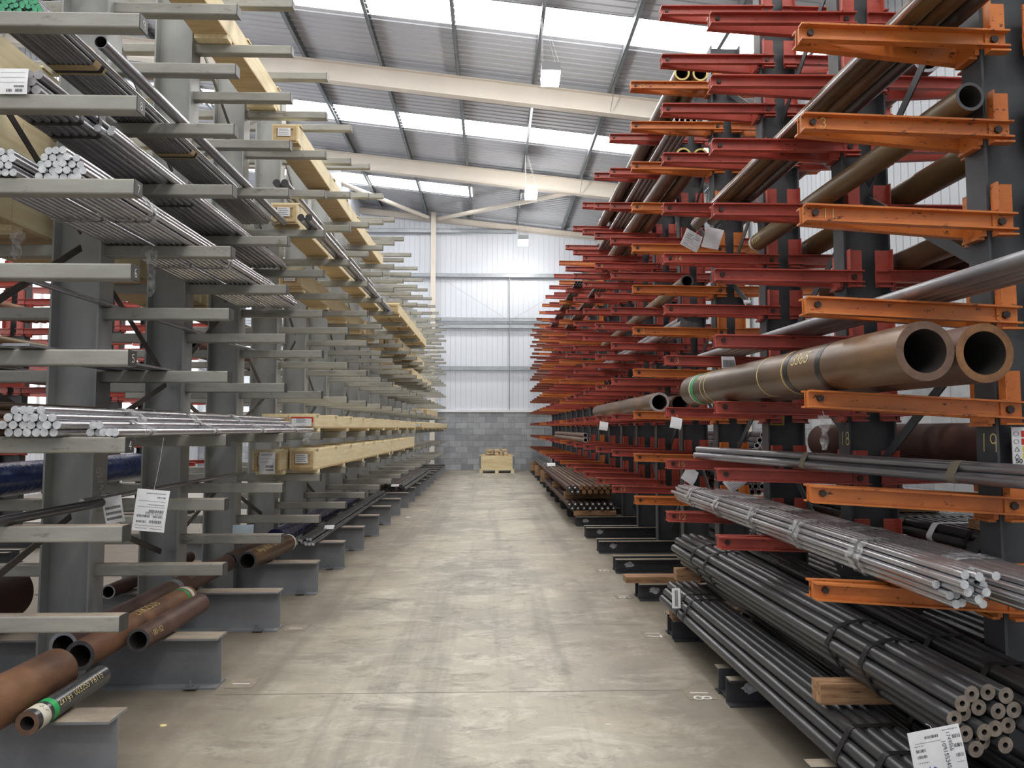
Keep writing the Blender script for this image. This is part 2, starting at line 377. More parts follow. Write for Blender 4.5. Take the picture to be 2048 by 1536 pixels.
def hull(pts):
    pts = sorted(set((round(x, 5), round(z, 5)) for x, z in pts))
    def half(p):
        h = []
        for q in p:
            while len(h) > 1 and (h[-1][0]-h[-2][0])*(q[1]-h[-2][1])-(h[-1][1]-h[-2][1])*(q[0]-h[-2][0]) <= 0: h.pop()
            h.append(q)
        return h
    lo = half(pts); up = half(pts[::-1]); return lo[:-1]+up[:-1]
def hull_band(cs, r, y, w, t=.002, rag=0, seed=0):
    rnd = random.Random(seed)
    h = hull([(x+(r+.0006)*math.cos(2*PI*k/14), z+(r+.0006)*math.sin(2*PI*k/14)) for x, z in cs for k in range(14)])
    if rag:   # subdivide long runs so film can crinkle
        g = []
        for p, q in zip(h, h[1:]+h[:1]):
            k = max(1, int(math.dist(p, q)/.02)); g += [(p[0]+(q[0]-p[0])*i/k, p[1]+(q[1]-p[1])*i/k) for i in range(k)]
        h = g
    cx = sum(p[0] for p in h)/len(h); cz = sum(p[1] for p in h)/len(h); n = len(h)
    def off(p, d):
        v = Vector((p[0]-cx, p[1]-cz)); v.normalize(); return (p[0]+v.x*d, p[1]+v.y*d)
    b = MB(); cols = 2 if not rag else 6
    rows = []
    for i in range(cols):
        yy = y-w/2+w*i/(cols-1); row = []
        for p in h:
            q = off(p, t+(rnd.random()*rag if rag else 0)); row.append((q[0], yy+(rnd.uniform(-1, 1)*rag*1.6 if rag else 0), q[1]))
        rows.append(row)
    inner = lambda yy: [(p[0], yy, p[1]) for p in h]
    seq = rows if rag else [inner(y-w/2)]+rows+[inner(y+w/2)]
    for p, q in zip(seq[:-1], seq[1:]):
        b.add(p+q, [(k, n+k, n+(k+1) % n, (k+1) % n) for k in range(n)], 0, bool(rag))
    return b

def bundle(name, label, cs, r, y0, y1, mats, bore=None, bands=(), group=None, skew=(0, 0), jit=.012, part='bar', n=14, cat='bundle', seed=1):
    """cs: absolute (x,z) of bar centres at y0; bands: (distance from near end, width, material, part name)"""
    rnd = random.Random(seed); cx = sum(c[0] for c in cs)/len(cs); cz = min(c[1] for c in cs); L = y1-y0
    root = empty(name, label, cat, (cx, y0, cz), group); orient(root, (skew[0], L, skew[1]))
    me = cyl(part, r, L, mats, bore, n); loc = [(x-cx, z-cz) for x, z in cs]
    for x, z in loc:
        inst(part, me, root, (x, rnd.uniform(-jit, jit), z))
    for i, (yy, w, m, nm) in enumerate(bands):
        rag = .007 if m == 'film' else 0
        hull_band(loc, r, yy, w, .003 if rag else (.0028 if m == 'strap' else .002), rag, i+seed).obj(nm, M[m], root)
    return root
def hexrows(x0, z0, r, counts, gap=.0008, off=None):
    """rows of circles, first row starts at x0 with centres z0; hex-packed"""
    d = 2*r+gap; out = []; xs = x0
    for i, c in enumerate(counts):
        if i: xs += (d/2 if (off is None or off[i] > 0) else -d/2)
        out += [(xs+d*k, z0+i*d*.8665) for k in range(c)]
    return out

# ------------------------------------------------------------------ room
WALL_Y = 27.05; XR = 6.6; XL = -11.0; YB = -5.0
zt = lambda x: 9.75-.109*(x+2.2)          # top of the rafters
RAFT = [27.0-5.6*i for i in range(6)]      # 27, 21.4, 15.8, 10.2, 4.6, -1

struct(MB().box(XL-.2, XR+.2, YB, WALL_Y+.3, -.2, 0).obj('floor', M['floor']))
for i, y in enumerate((4.42, 10.2, 16.0, 21.8)):
    struct(MB().box(-3.6 if i else -1.66, 3, y-.004, y+.004, -.001, .0008).obj('trim_%d' % (20+i), surf('floor_joint_%d' % i, S(118, 112, 102))))
struct(MB().box(XL, XR, WALL_Y, WALL_Y+.25, 0, 2.22).obj('wall_back', M['block']))

def clad(name, along, a, b, fixed, sgn, z0, ztop, mat, step=.2):
    """profiled sheet; sgn = direction (into the room) the flats face"""
    b_ = MB(); xs = []; n = int((b-a)/step)
    for i in range(n+1):
        x = a+i*step
        xs += [(x, 0), (x+step*.86, 0), (x+step*.89, -.014), (x+step*.97, -.014), (x+step*.999, 0)]
    lo = []; hi = []
    for x, d in xs:
        o = fixed+sgn*d
        p = (x, o) if along == 'x' else (o, x)
        lo.append((p[0], p[1], z0)); hi.append((p[0], p[1], ztop(p[0])))
    m = len(xs); b_.add(lo+hi, [(i, i+1, m+i+1, m+i) for i in range(m-1)])
    o = b_.obj(name, M[mat]); return struct(o)
clad('wall_back', 'x', XL, XR, WALL_Y+.06, -1, 2.27, lambda x: zt(x)+.22, 'white_clad')
struct(MB().box(XL, XR, WALL_Y-.05, WALL_Y+.1, 2.2, 2.285).obj('trim_1', M['white_trim']))
clad('wall_right', 'y', YB, WALL_Y, XR+.06, -1, 2.27, lambda x: zt(XR)+.22, 'grey_clad')
struct(MB().box(XR, XR+.25, YB, WALL_Y, 0, 2.25).obj('wall_right', M['block']))
clad('wall_left', 'y', YB, WALL_Y, XL-.06, 1, 0, lambda x: zt(XL)+.22, 'white_clad')
for i in range(8):     # daylight band in the left wall
    y = 2+i*3.1
    struct(MB().box(XL-.02, XL+.01, y, y+2.95, 1.9, 6.6).obj('window_%d' % (10+i), M['win']))
    struct(MB().box(XL-.02, XL+.04, y+2.96, y+3.09, 1.9, 6.6).obj('trim_%d' % (30+i), M['white_trim']))

def sheet(name, y0, y1, x0, x1, mat, z=.20):
    b = MB(); pr = []; y = y0; step = .2
    while y < y1-1e-6:
        e = min(y+step, y1); d = e-y
        pr += [(y, 0), (y+d*.80, 0), (y+d*.85, -.022), (y+d*.94, -.022), (y+d*.99, 0)]; y = e
    pr.append((y1, 0)); m = len(pr)
    b.add([(x0, p, zt(x0)+z+d) for p, d in pr]+[(x1, p, zt(x1)+z+d) for p, d in pr], [(i, m+i, m+i+1, i+1) for i in range(m-1)])
    return struct(b.obj(name, M[mat]))
SKY = [(23.7, 24.7), (18.42, 19.38), (13.0, 13.96), (7.4, 8.36), (1.8, 2.76), (-3.8, -2.84)]
edges = sorted(SKY); y = YB
for k, (a, b) in enumerate(edges):
    sheet('ceiling', y, a, XL, XR, 'liner'); y = b
    if a > 23: sheet('ceiling', a, b, -.72, XR, 'liner')
    x1 = -.72 if a > 23 else XR
    sheet('window_%d' % (k+1), a, b, XL, x1, 'sky')
sheet('ceiling', y, WALL_Y+.1, XL, XR, 'liner')
# outer roof skin keeps the world out of the sheet joints
b = MB(); b.add([(XL-.3, YB, zt(XL)+.5), (XR+.3, YB, zt(XR)+.5), (XR+.3, WALL_Y+.4, zt(XR)+.5), (XL-.3, WALL_Y+.4, zt(XL)+.5)], [(0, 1, 2, 3)])
struct(b.obj('ceiling', M['liner']))

def ibeam_prof(cx, z0, h, w, tf, tw):
    a, t, z1 = w/2, tw/2, z0+h
    return [(cx-a, z0), (cx+a, z0), (cx+a, z0+tf), (cx+t, z0+tf), (cx+t, z1-tf), (cx+a, z1-tf), (cx+a, z1), (cx-a, z1), (cx-a, z1-tf), (cx-t, z1-tf), (cx-t, z0+tf), (cx-a, z0+tf)]
def sheared_ibeam(y, h, w, x0, x1, tf=.014, tw=.01):
    b = MB(); pr = ibeam_prof(y, 0, h, w, tf, tw); n = len(pr)
    A = [(x0, p, q-h+zt(x0)) for p, q in pr]; B = [(x1, p, q-h+zt(x1)) for p, q in pr]
    b.add(A+B, [(i, (i+1) % n, n+(i+1) % n, n+i) for i in range(n)]); b.add(A, [tuple(reversed(range(n)))]); b.add(B, [tuple(range(n))]); return b
tn = 40
for i, y in enumerate(RAFT):
    struct(sheared_ibeam(y, .22 if i == 0 else .46, .14 if i == 0 else .2, XL, XR).obj('trim_%d' % tn, M['cream'])); tn += 1
for i in range(-5, 6):                     # purlins
    x = -2.53+1.74*i; z = zt(x)
    b = MB()
    pr = [(x-.03, z+.001), (x+.03, z+.001), (x+.03, z+.02), (x+.034, z+.02), (x+.034, z-.0), (x-.02, z-.003), (x-.02, z+.18), (x+.035, z+.18), (x+.035, z+.195), (x-.034, z+.195), (x-.034, z+.02)]
    b.box(x-.034, x-.028, YB, WALL_Y, z+.002, z+.185); b.box(x-.034, x+.035, YB, WALL_Y, z+.002, z+.008); b.box(x-.034, x+.035, YB, WALL_Y, z+.179, z+.185)
    struct(b.obj('trim_%d' % tn, M['galv'])); tn += 1
for y in RAFT[1:4]:                        # fly braces down to the rafter's bottom flange
    x = 2.69
    struct(MB().bar((x+.02, y-.5, zt(x)-.0), (x-.02, y-.1, zt(x)-.43), .05, .006, (1, 0, 0)).obj('trim_%d' % tn, M['galv'])); tn += 1
# gable post, girts, sag rods
struct(MB().extrude([(p-2.27, q+WALL_Y-.12) for p, q in [(-.095, -.1), (.095, -.1), (.095, -.085), (.01, -.085), (.01, .05), (-.01, .05), (-.01, -.085), (-.095, -.085)]], 'z', 0, zt(-2.27)+.1).obj('trim_2', M['cream']))
for k, (z, x1) in enumerate(((9.16, .9), (7.44, XR), (5.73, XR), (5.47, XR), (3.86, XR))):
    b = MB(); y1 = WALL_Y-.0; b.box(XL, x1, y1-.12, y1-.115, z-.07, z+.07); b.box(XL, x1, y1-.12, y1-.06, z+.062, z+.07); b.box(XL, x1, y1-.12, y1-.06, z-.07, z-.062)
    struct(b.obj('trim_%d' % (3+k), M['girt']))
struct(MB().box(.63, .66, WALL_Y-.16, WALL_Y-.13, 2.29, 7.4).obj('trim_8', M['galv']))
b = MB(); b.tube([(-1.95, 26.9, 7.3), (.5, 26.9, 5.78)], .008, 6); b.tube([(.8, 26.9, 5.78), (3.2, 26.9, 7.2)], .008, 6)
struct(b.obj('trim_9', M['wire']))
# roof bracing tubes of the last bay
b = MB(); b.tube([(-2.05, 26.85, zt(-2.05)-.12), (2.6, 21.55, zt(2.6)-.3)], .08, 14); struct(b.obj('trim_10', M['cream']))
b = MB(); b.tube([(-2.5, 26.85, zt(-2.5)-.12), (-6.8, 21.55, zt(-6.8)-.3)], .08, 14); struct(b.obj('trim_11', M['cream']))
# right gable corner post and white upper partition on the left
struct(MB().box(4.05, 4.22, WALL_Y-.22, WALL_Y-.06, 0, zt(4.1)-.1).obj('trim_12', M['cream']))
struct(MB().box(-5.2, -5.1, 21.7, WALL_Y-.15, 6.4, zt(-5.1)+.17).obj('wall_left', M['white_clad']))
for i, y in enumerate((1.2, 6.8, 12.4, 18.0)):     # wall columns right
    struct(MB().box(XR-.22, XR-.01, y-.1, y+.1, 0, zt(XR)).obj('trim_%d' % (13+i), M['cream']))

# ------------------------------------------------------------------ lamps
for i, y in enumerate((13.1, 19.9, 25.1, 6.6, .4, -4.6)):
    X, Z = 1.09, 8.16
    which = ['nearest', 'middle', 'farthest', 'unseen front', 'unseen overhead', 'unseen rear'][i]
    L = empty('high_bay_lamp', 'white box lamp hung on thin wires below the roof, %s of the row' % which, 'lamp', (X, y, Z), 'high bay lamps over the aisle')
    h = MB(); h.box(-.175, .175, -.175, .175, .15, .31); h.obj('housing', M['lamp_body'], L)
    d = MB(); d.hexa([(-.165, -.165, 0), (.165, -.165, 0), (-.165, .165, 0), (.165, .165, 0), (-.175, -.175, .148), (.175, -.175, .148), (-.175, .175, .148), (.175, .175, .148)])
    d.obj('diffuser', M['lamp'], L)
    w = MB(); top = zt(X)-Z
    for sx, sy in ((-1, -1), (1, -1), (-1, 1), (1, 1)):
        w.tube([(sx*.15, sy*.15, .31), (sx*.03-.13, sy*.06, top)], .004, 5)
    w.obj('cord', M['wire'], L)

# ------------------------------------------------------------------ left rack (grey)
NL = 19
LY = [3.352+1.235*i for i in range(NL)]
hL = [.752+.4035*k for k in range(12)]
XF = -2.48; XPC = -2.6325; XTIP = -1.68
def shs(x0, x1, s=.075, rd=.009):
    h = s/2; pr = []
    for cx, cy, a in ((h-rd, h-rd, 0), (-h+rd, h-rd, 90), (-h+rd, -h+rd, 180), (h-rd, -h+rd, 270)):
        for k in range(4):
            t = math.radians(a+30*k); pr.append((cx+rd*math.cos(t), cy+rd*math.sin(t)))
    return MB().extrude([(p, q-h) for p, q in pr], 'x', x0, x1, smooth=False)
arm_me = shs(0, .795).mesh('arm', M['arm'])
cap_me = MB().box(.795, .8, -.0365, .0365, -.074, -.001).mesh('end_cap', M['cap'])
def ipost(d, w, tf, tw, z1):
    a, c, t = d/2, w/2, tw/2
    return MB().extrude([(-a, -c), (-a+tf, -c), (-a+tf, -t), (a-tf, -t), (a-tf, -c), (a, -c), (a, c), (a-tf, c), (a-tf, t), (-a+tf, t), (-a+tf, c), (-a, c)], 'z', 0, z1)
post_me = ipost(.305, .165, .012, .009, 5.47).mesh('post', M['post'])
b = MB().extrude(ibeam_prof(0, 0, .305, .165, .012, .009), 'x', 0, .788)
def dusttop(me, ztop, extra=M['dust']):
    me.materials.append(extra); k = len(me.materials)-1
    for p in me.polygons:
        if p.normal.z > .9 and abs(me.vertices[p.vertices[0]].co.z-ztop) < 1e-4: p.material_index = k
base_me = b.mesh('base_beam', M['base']); base_me.update(); dusttop(base_me, .305); dusttop(arm_me, 0)
b = MB().box(.6, .68, -.11, -.06, .013, .022)
b.box(.615, .65, -.1, -.07, .022, .034); b.tube([(.633, -.085, .03), (.633, -.085, .06)], .009, 6)
clip_me = b.mesh('floor_clip', M['galv'])
CAPNUM = {2: '4', 3: '5', 4: '6', 5: '7', 6: '8', 7: '9'}
def braces(parent, dy, zs, mat, x=0, w=.042):
    for z0, z1 in zs:
        MB().bar((x, .032, z0), (x, dy-.036, z1), .008, w, (0, 0, 1)).obj('brace', mat, parent)
for i, y in enumerate(LY):
    c = empty('cantilever_rack', '%s grey rack column in the row left of the aisle, with square arms both sides' % ORD[i], 'rack', (XPC, y, 0), 'grey columns left of the aisle')
    inst('post', post_me, c)
    for s in (1, -1):
        bb = inst('base_beam', base_me, c, (s*.1525, 0, 0), 0 if s > 0 else PI)
        if s > 0 and i < 8: inst('floor_clip', clip_me, bb)
        for k, z in enumerate(hL):
            if s < 0 and i > 11: continue
            a = inst('arm', arm_me, c, (s*.1525, 0, z), 0 if s > 0 else PI)
            inst('end_cap', cap_me, a)
            if s > 0 and i == 0 and k in CAPNUM:
                text_mb(CAPNUM[k], .038, plane_fn((.801, -.012, -.058), (0, 1, 0), (0, 0, 1)), .0035).obj('chalk_number', M['chalk'], a)
    if i in (1, 3):
        text_mb('02/446' if i == 1 else '3/165', .05, plane_fn((.1537, -.05, 1.34 if i == 1 else 1.45), (0, .35, -.93), (0, .93, .35)), .004).obj('chalk_writing', M['chalk'], c)
    if i < NL-1:
        braces(c, 1.235, [(.62, 1.05), (1.95, 1.5), (2.0, 2.75), (3.6, 2.85), (3.7, 4.5), (5.3, 4.6)] if i % 2 == 0 else [(1.05, .62), (1.5, 1.95), (2.75, 2.0), (2.85, 3.6), (4.5, 3.7), (4.6, 5.3)], M['brace'])

# ------------------------------------------------------------------ right rack (orange / red on charcoal posts)
NR = 19
RY = [3.03+1.25*j for j in range(NR)]
hR = [.954+.4045*k for k in range(11)]
XPR = 2.285
def varm(t):
    """two channels that meet at the tip (x=-.91) and clasp the post; top of tip at z=0, drops t at the post"""
    b = MB()
    zA, zB = 0, -t*(.91-.02)/.785
    for s in (-1, 1):
        yA, yB, f = s*.014, s*.07, s*.038
        def seg(o0, o1, zt0, zt1):
            y0a, y1a = sorted((yA+o0, yA+o1)); y0b, y1b = sorted((yB+o0, yB+o1))
            b.hexa([(-.91, y0a, zA+zt0), (-.02, y0b, zB+zt0), (-.91, y1a, zA+zt0), (-.02, y1b, zB+zt0),
                    (-.91, y0a, zA+zt1), (-.02, y0b, zB+zt1), (-.91, y1a, zA+zt1), (-.02, y1b, zB+zt1)])
        seg(0, s*.006, -.075, 0); seg(s*.006, f, -.008, 0); seg(s*.006, f, -.075, -.067)
    b.box(-.905, -.897, -.0135, .0135, -.074, -.002)
    b.box(-.15, -.13, -.064, .064, -.1-t, -.004-t); b.box(-.165, -.13, -.05, .05, -.112-t, -.1-t)
    return b
def bracket(t, s):
    b = MB()
    for s in (s,):
        y0, y1 = sorted((s*.078, s*.07)); b.box(-.112, -.022, y0, y1, -.105-t, .125-t)
        y0, y1 = sorted((s*.078, s*.112)); b.box(-.112, -.105, y0, y1, -.0005-t*.9, .125-t); b.box(-.112, -.022, y0, y1, -.105-t, -.097-t)
    return b
def hexbolt(x, y, z, s=.015, d=.012):
    pr = [(x+s*math.cos(PI/3*k+.3), z+s*math.sin(PI/3*k+.3)) for k in range(6)]
    return MB().extrude(pr, 'y', y-d, y)
TJ = lambda j: .045 if j == 0 else .018
ARM = {}
for c in ('orange', 'red', 'rust_red'):
    for t in (.045, .018):
        ARM[c, t] = (varm(t).mesh('arm', M[c]), bracket(t, -1).mesh('bracket', M[c]), bracket(t, 1).mesh('bracket', M[c]))
yw = lambda x: -(.014+.056*(x+.91)/.89)-.006
bolt_tip = {t: hexbolt(-.862, yw(-.862), -.036).mesh('bolt', M['bolt']) for t in (.045, .018)}
bolt_post = {t: hexbolt(-.075, -.078, -.04-t, .017).mesh('bolt', M['bolt']) for t in (.045, .018)}
rpost_me = ipost(.29, .127, .012, .009, 5.36).mesh('post', M['dark'])
b = MB(); z1 = .152
b.box(-.92, .92, -.0735, -.0665, 0, z1); b.box(-.92, .92, -.142, -.0735, z1-.01, z1); b.box(-.92, .92, -.142, -.0735, 0, .01)
rbase_me = b.mesh('base_channel', M['darkbase']); dusttop(rbase_me, .152)
endp_me = MB().box(-.91, -.86, -.066, .066, .02, .028).mesh('tie_plate', M['darkbase'])
CJ = ['orange', 'red', 'red', 'orange', 'red', 'red', 'red', 'red', 'red', 'orange', 'red', 'red', 'red', 'orange', 'orange', 'rust_red', 'rust_red', 'rust_red', 'rust_red']
NUM = {(0, 5): '3', (0, 4): '11', (2, 5): '14', (2, 3): '3', (2, 1): '15', (2, 0): '12', (3, 7): '7', (5, 7): '8', (5, 6): '7', (5, 5): '9',
       (5, 4): '11', (5, 3): '10', (5, 2): '13', (6, 7): '11', (4, 0): '13', (5, 0): '2', (3, 4): '3', (9, 6): '11', (3, 10): '15'}
def rack_column(label, cat, group, X, y, col, t, sides=(-1, 1), ks=range(11), bolts=True, number=None, levels=hR, br=None, base=True, brackets=True):
    c = empty('cantilever_rack', label, cat, (X, y, 0), group)
    inst('post', rpost_me, c)
    if base:
        bb = inst('base_channel', rbase_me, c); inst('tie_plate', endp_me, bb); inst('base_channel', rbase_me, c, rz=PI)
    am, bm, bm2 = ARM[col, t]
    for s in sides:
        for k in ks:
            a = inst('arm', am, c, (s*.02, 0, levels[k]), 0 if s < 0 else PI)
            if brackets: inst('bracket', bm, a); inst('bracket', bm2, a)
            if bolts and s < 0:
                inst('bolt', bolt_tip[t], a); inst('bolt', bolt_post[t], a)
            if number and s < 0 and k in number:
                text_mb(number[k], .042, plane_fn((-.83, yw(-.83)-.0035, -.06), (1, -.062, -.02), (0, 0, 1)), .0035).obj('crayon_number', M['ychalk'], a)
    if br: braces(c, 1.25, br, M['dark'], .03, .055)
    return c
for j, y in enumerate(RY):
    cname = {'orange': 'orange', 'red': 'red', 'rust_red': 'rusty red'}[CJ[j]]
    c = rack_column('%s charcoal rack column right of the aisle, carrying %s arms' % (ORD[j], cname), 'rack', 'charcoal columns right of the aisle',
                    XPR, y, CJ[j], TJ(j), bolts=j < 9, number={k: v for (jj, k), v in NUM.items() if jj == j},
                    sides=(-1, 1) if j < 10 else (-1,), brackets=j < 13,
                    br=([(.3, 1.3), (1.35, 2.2), (3.0, 2.25), (3.1, 4.0), (4.9, 4.05)] if j % 2 else [(1.3, .3), (2.2, 1.35), (2.25, 3.0), (4.0, 3.1), (4.05, 4.9)]) if j < NR-1 else None)
    if 0 < j < 12:
        bm = MB(); rnd = random.Random(j)
        n = 14; cx, cz = -.74+rnd.uniform(-.05, .05), .085; ph = rnd.uniform(0, 6)
        bm.add([(cx+.05*(1+.25*math.sin(3*k+ph))*math.cos(2*PI*k/n), -.0745, cz+.03*(1+.25*math.cos(2*k+ph))*math.sin(2*PI*k/n)) for k in range(n)], [tuple(range(n))])
        bm.obj('paint_mark', M['paintmark'], c)
    if j == 0:
        text_mb('19', .075, plane_fn((-.1465, .035, 1.5), (0, -1, 0), (0, 0, 1)), .006).obj('crayon_number', M['ychalk'], c)
    if j == 1:
        text_mb('18', .075, plane_fn((-.1465, .035, 1.5), (0, -1, 0), (0, 0, 1)), .006).obj('crayon_number', M['ychalk'], c)

# racks beyond: one row across the next aisle on the left
LBY = [4.9+1.25*n for n in range(9)]
for n, y in enumerate(LBY):
    rack_column('%s red-armed rack column in the row beyond the grey rack' % ORD[n], 'rack', 'red columns beyond the grey rack', -6.55, y, 'red', .018, bolts=False, base=True, ks=range(0, 11))

# ------------------------------------------------------------------ paper tags
def paper_tag(label, loc, w, h, rz=0, roll=0, bend=.02, mat='paper', prints=(), number=None, flip=False, scribble=False, cord=None, pitch=0, name='paper_tag', group=None):
    """sheet facing -Y, hung from its top centre. prints: (x0,x1,y0,y1,kind) in 0..1 of the sheet, y measured from the top"""
    b = MB(); n = 6
    P = lambda u, v, d=0: ((u-.5)*w, -bend*math.sin(v*2.2)*(.4+.6*u)+d, -v*h)
    vs = [P(i/n, j/n) for j in range(n+1) for i in range(n+1)]+[P(i/n, j/n, .0012) for j in range(n+1) for i in range(n+1)]
    fs = []; m = (n+1)**2
    for j in range(n):
        for i in range(n):
            a = j*(n+1)+i; fs += [(a, a+n+1, a+n+2, a+1), (m+a, m+a+1, m+a+n+2, m+a+n+1)]
    for i in range(n):
        fs += [(i, i+1, m+i+1, m+i), (m-n-1+i, 2*m-n-1+i, 2*m-n+i, m-n+i)]
        fs += [(i*(n+1), m+i*(n+1), m+(i+1)*(n+1), (i+1)*(n+1)), (i*(n+1)+n, (i+1)*(n+1)+n, m+(i+1)*(n+1)+n, m+i*(n+1)+n)]
    o = b.add(vs, fs, 0, False).obj(name, M[mat]); o.location = loc; o.rotation_euler = (pitch, roll, rz)
    tag(o, label, 'tag', group)
    if flip: Q = lambda u, v: P(1-u, 1-v, -.0009)
    else: Q = lambda u, v: P(u, v, -.0009)
    bars, lines = MB(), MB(); rnd = random.Random(len(label))
    def quad(mb, u0, u1, v0, v1):
        k = 3
        for t in range(k):
            a, c = v0+(v1-v0)*t/k, v0+(v1-v0)*(t+1)/k
            mb.add([Q(u0, a), Q(u0, c), Q(u1, c), Q(u1, a)], [(0, 1, 2, 3) if not flip else (0, 1, 2, 3)])
    for x0, x1, y0, y1, kind in prints:
        if kind == 'bar':
            x = x0
            while x < x1:
                q = rnd.choice((.006, .01, .016)); quad(bars, x, min(x+q, x1), y0, y1); x += q+rnd.choice((.006, .01, .014))
        elif kind == 'line': quad(lines, x0, x1, y0, y0+max(.006, y1-y0))
        elif kind == 'text':
            x = x0
            while x < x1:
                q = rnd.uniform(.012, .03); quad(lines, x, min(x+q, x1), y0, y1); x += q+.012
    if bars.v: bars.obj('barcode', M['ink'], o)
    if lines.v: lines.obj('printed_lines', M['ink'], o)
    if number:
        for txt, u0, v0, sz, ang in number:
            c, s_ = math.cos(ang), math.sin(ang)
            fn = lambda a, bb: Q(u0+(a*c-bb*s_)/w, v0-(a*s_+bb*c)/h)
            text_mb(txt, sz, fn, sz*.13).obj('printed_number', M['ink'], o)
    if scribble:
        pl = [(.36, .86), (.30, .74), (.38, .62), (.44, .66), (.40, .76), (.36, .74), (.52, .70), (.50, .84), (.28, .66), (.30, .60)]
        sb = MB()
        for (u0, v0), (u1, v1) in zip(pl[:-1], pl[1:]):
            d = Vector((u1-u0, v1-v0)).normalized(); nn = Vector((-d.y, d.x))*.008
            sb.add([Q(u0+nn.x, v0+nn.y), Q(u0-nn.x, v0-nn.y), Q(u1-nn.x, v1-nn.y), Q(u1+nn.x, v1+nn.y)], [(0, 1, 2, 3)])
        sb.obj('pen_scribble', M['blueink'], o)
    if cord:
        MB().tube([(0, 0, -.015), (cord[0]*.5+.004, cord[1]*.5, cord[2]*.55), cord], .0012, 5).obj('cord', M['wire'], o)
    return o
STD = [(.1, .45, .06, .075, 'text'), (.55, .9, .06, .075, 'text'), (.08, .92, .13, .137, 'line'), (.12, .5, .2, .27, 'bar'), (.6, .9, .2, .25, 'bar'),
       (.1, .4, .33, .39, 'bar'), (.5, .9, .33, .39, 'bar'), (.1, .55, .46, .52, 'bar'), (.08, .92, .58, .587, 'line'), (.1, .6, .63, .65, 'text'), (.08, .92, .72, .727, 'line'), (.1, .35, .8, .84, 'bar'), (.1, .7, .9, .92, 'text')]

# ------------------------------------------------------------------ long wooden crates
def crate(label, x0, x1, y0, y1, z0, h, group='long wooden crates in the grey rack', runner=.035, red=False, paper=True, cross=.78):
    W = x1-x0; L = y1-y0; H = h-runner
    r = empty('wooden_crate', label, 'crate', (x0, y0, z0), group)
    n = max(2, int(L/1.25)+1)
    for i in range(n):
        yy = .1+(L-.3)*i/(n-1); MB().box(-.0, W, yy, yy+.1, 0, runner).obj('runner', M['wood'], r)
    b = runner; t = .018
    MB().box(0, W, 0, L, b, b+t).obj('floor_board', M['woodend'], r)
    for k, xx in enumerate((0, W-t)):
        m = MB(); nb = max(1, int(L/1.22)); seg = L/nb
        for q in range(nb): m.box(xx, xx+t, q*seg+.002, (q+1)*seg-.002, b+t, b+H-t)
        m.obj('side_panel', M['wood'], r)
    for yy in (0, L-t):
        m = MB(); m.box(t, W-t, yy, yy+t, b+t, b+H-t)
        if yy == 0:
            f = .03; m.box(t, W-t, -.012, 0, b+t, b+t+f); m.box(t, W-t, -.012, 0, b+H-t-f, b+H-t); m.box(t, t+f, -.012, 0, b+t+f, b+H-t-f); m.box(W-t-f, W-t, -.012, 0, b+t+f, b+H-t-f)
        m.obj('end_panel', M['woodend'], r)
    MB().box(0, W, 0, L, b+H-t, b+H).obj('lid', M['wood'], r)
    k = max(2, int(L/cross)+1)
    for i in range(k):
        yy = .03+(L-.15)*i/(k-1); MB().box(-.012, W+.012, yy, yy+.09, b+H, b+H+.014).obj('lid_batten', M['wood'], r)
    if paper:
        s = MB().box(W*(.10 if red else .24), W*(.86 if red else .72), -.0155, -.0125, b+H*(.16 if red else .34), b+H*(.74 if red else .78))
        s.obj('shipping_label', M['paper'], r)
        lm = MB()
        for q in range(4):
            zz = b+H*(.42+.09*q); lm.box(W*.28, W*(.66-.05*(q % 2)), -.0162, -.0156, zz, zz+.004)
        lm.obj('printed_lines', M['ink'], r)
    if red:
        m = MB(); rnd = random.Random(3); zt_ = b+H-t
        m.box(t, W-t, -.0138, -.0122, zt_-.012, zt_)
        for q in range(12):
            xx = t+(W-2*t-.014)*q/11; d = rnd.uniform(.004, .05)*(1.6 if q > 8 else 1); m.box(xx, xx+.014, -.0137, -.0121, zt_-.0125-d, zt_-.0115)
        m.obj('red_paint', M['ored'], r)
    return r
# (levels hL) aisle side
crate('long pine crate high on the grey arms under the roof, its underside facing the aisle', -2.45, -2.18, 4.35, 7.15, hL[10]+.003, .24)
crate('long pine crate with a paper label, two arms from the top of the grey rack', -2.19, -1.93, 6.93, 12.4, hL[9]+.003, .22)
crate('long pine crate beside two capped bright tubes in the grey rack', -2.19, -1.93, 6.96, 12.2, hL[7]+.003, .24)
crate('long pine crate showing its pale side, below the one beside the capped tubes', -2.46, -2.20, 8.15, 13.2, hL[6]+.003, .26)
crate('pine crate end with label, back one of a far pair high in the grey rack', -2.18, -1.93, 12.35, 17.6, hL[7]+.003, .22)
crate('pine crate nearer the aisle in a far pair high in the grey rack', -1.90, -1.66, 12.5, 17.7, hL[7]+.003, .22, paper=False)
crate('pine crate of a far pair, standing one level below the topmost pair', -2.45, -2.20, 14.2, 19.6, hL[6]+.003, .24)
crate('pine crate of a far pair with a white label, aisle side, seventh arm level', -2.17, -1.90, 14.35, 19.7, hL[6]+.003, .24)
crate('far pine crate on the sixth arm level of the grey rack, label on its end', -2.44, -2.18, 15.5, 20.6, hL[5]+.003, .24)
crate('far pine crate on the sixth grey arm level, farther out towards the aisle', -2.15, -1.88, 16.8, 21.8, hL[5]+.003, .22, paper=False)
crate('far pine crate on the fifth arm level, over the long row of low crates', -2.45, -2.18, 16.2, 21.4, hL[4]+.003, .2, paper=False)
crate('small far pine crate with red and white label near the end wall', -2.40, -1.95, 21.4, 25.4, hL[3]+.003, .2)
crate('long pale crate with red paint on its labelled end, at eye height', -1.99, -1.735, 7.02, 13.0, hL[2]+.003, .165, red=True)
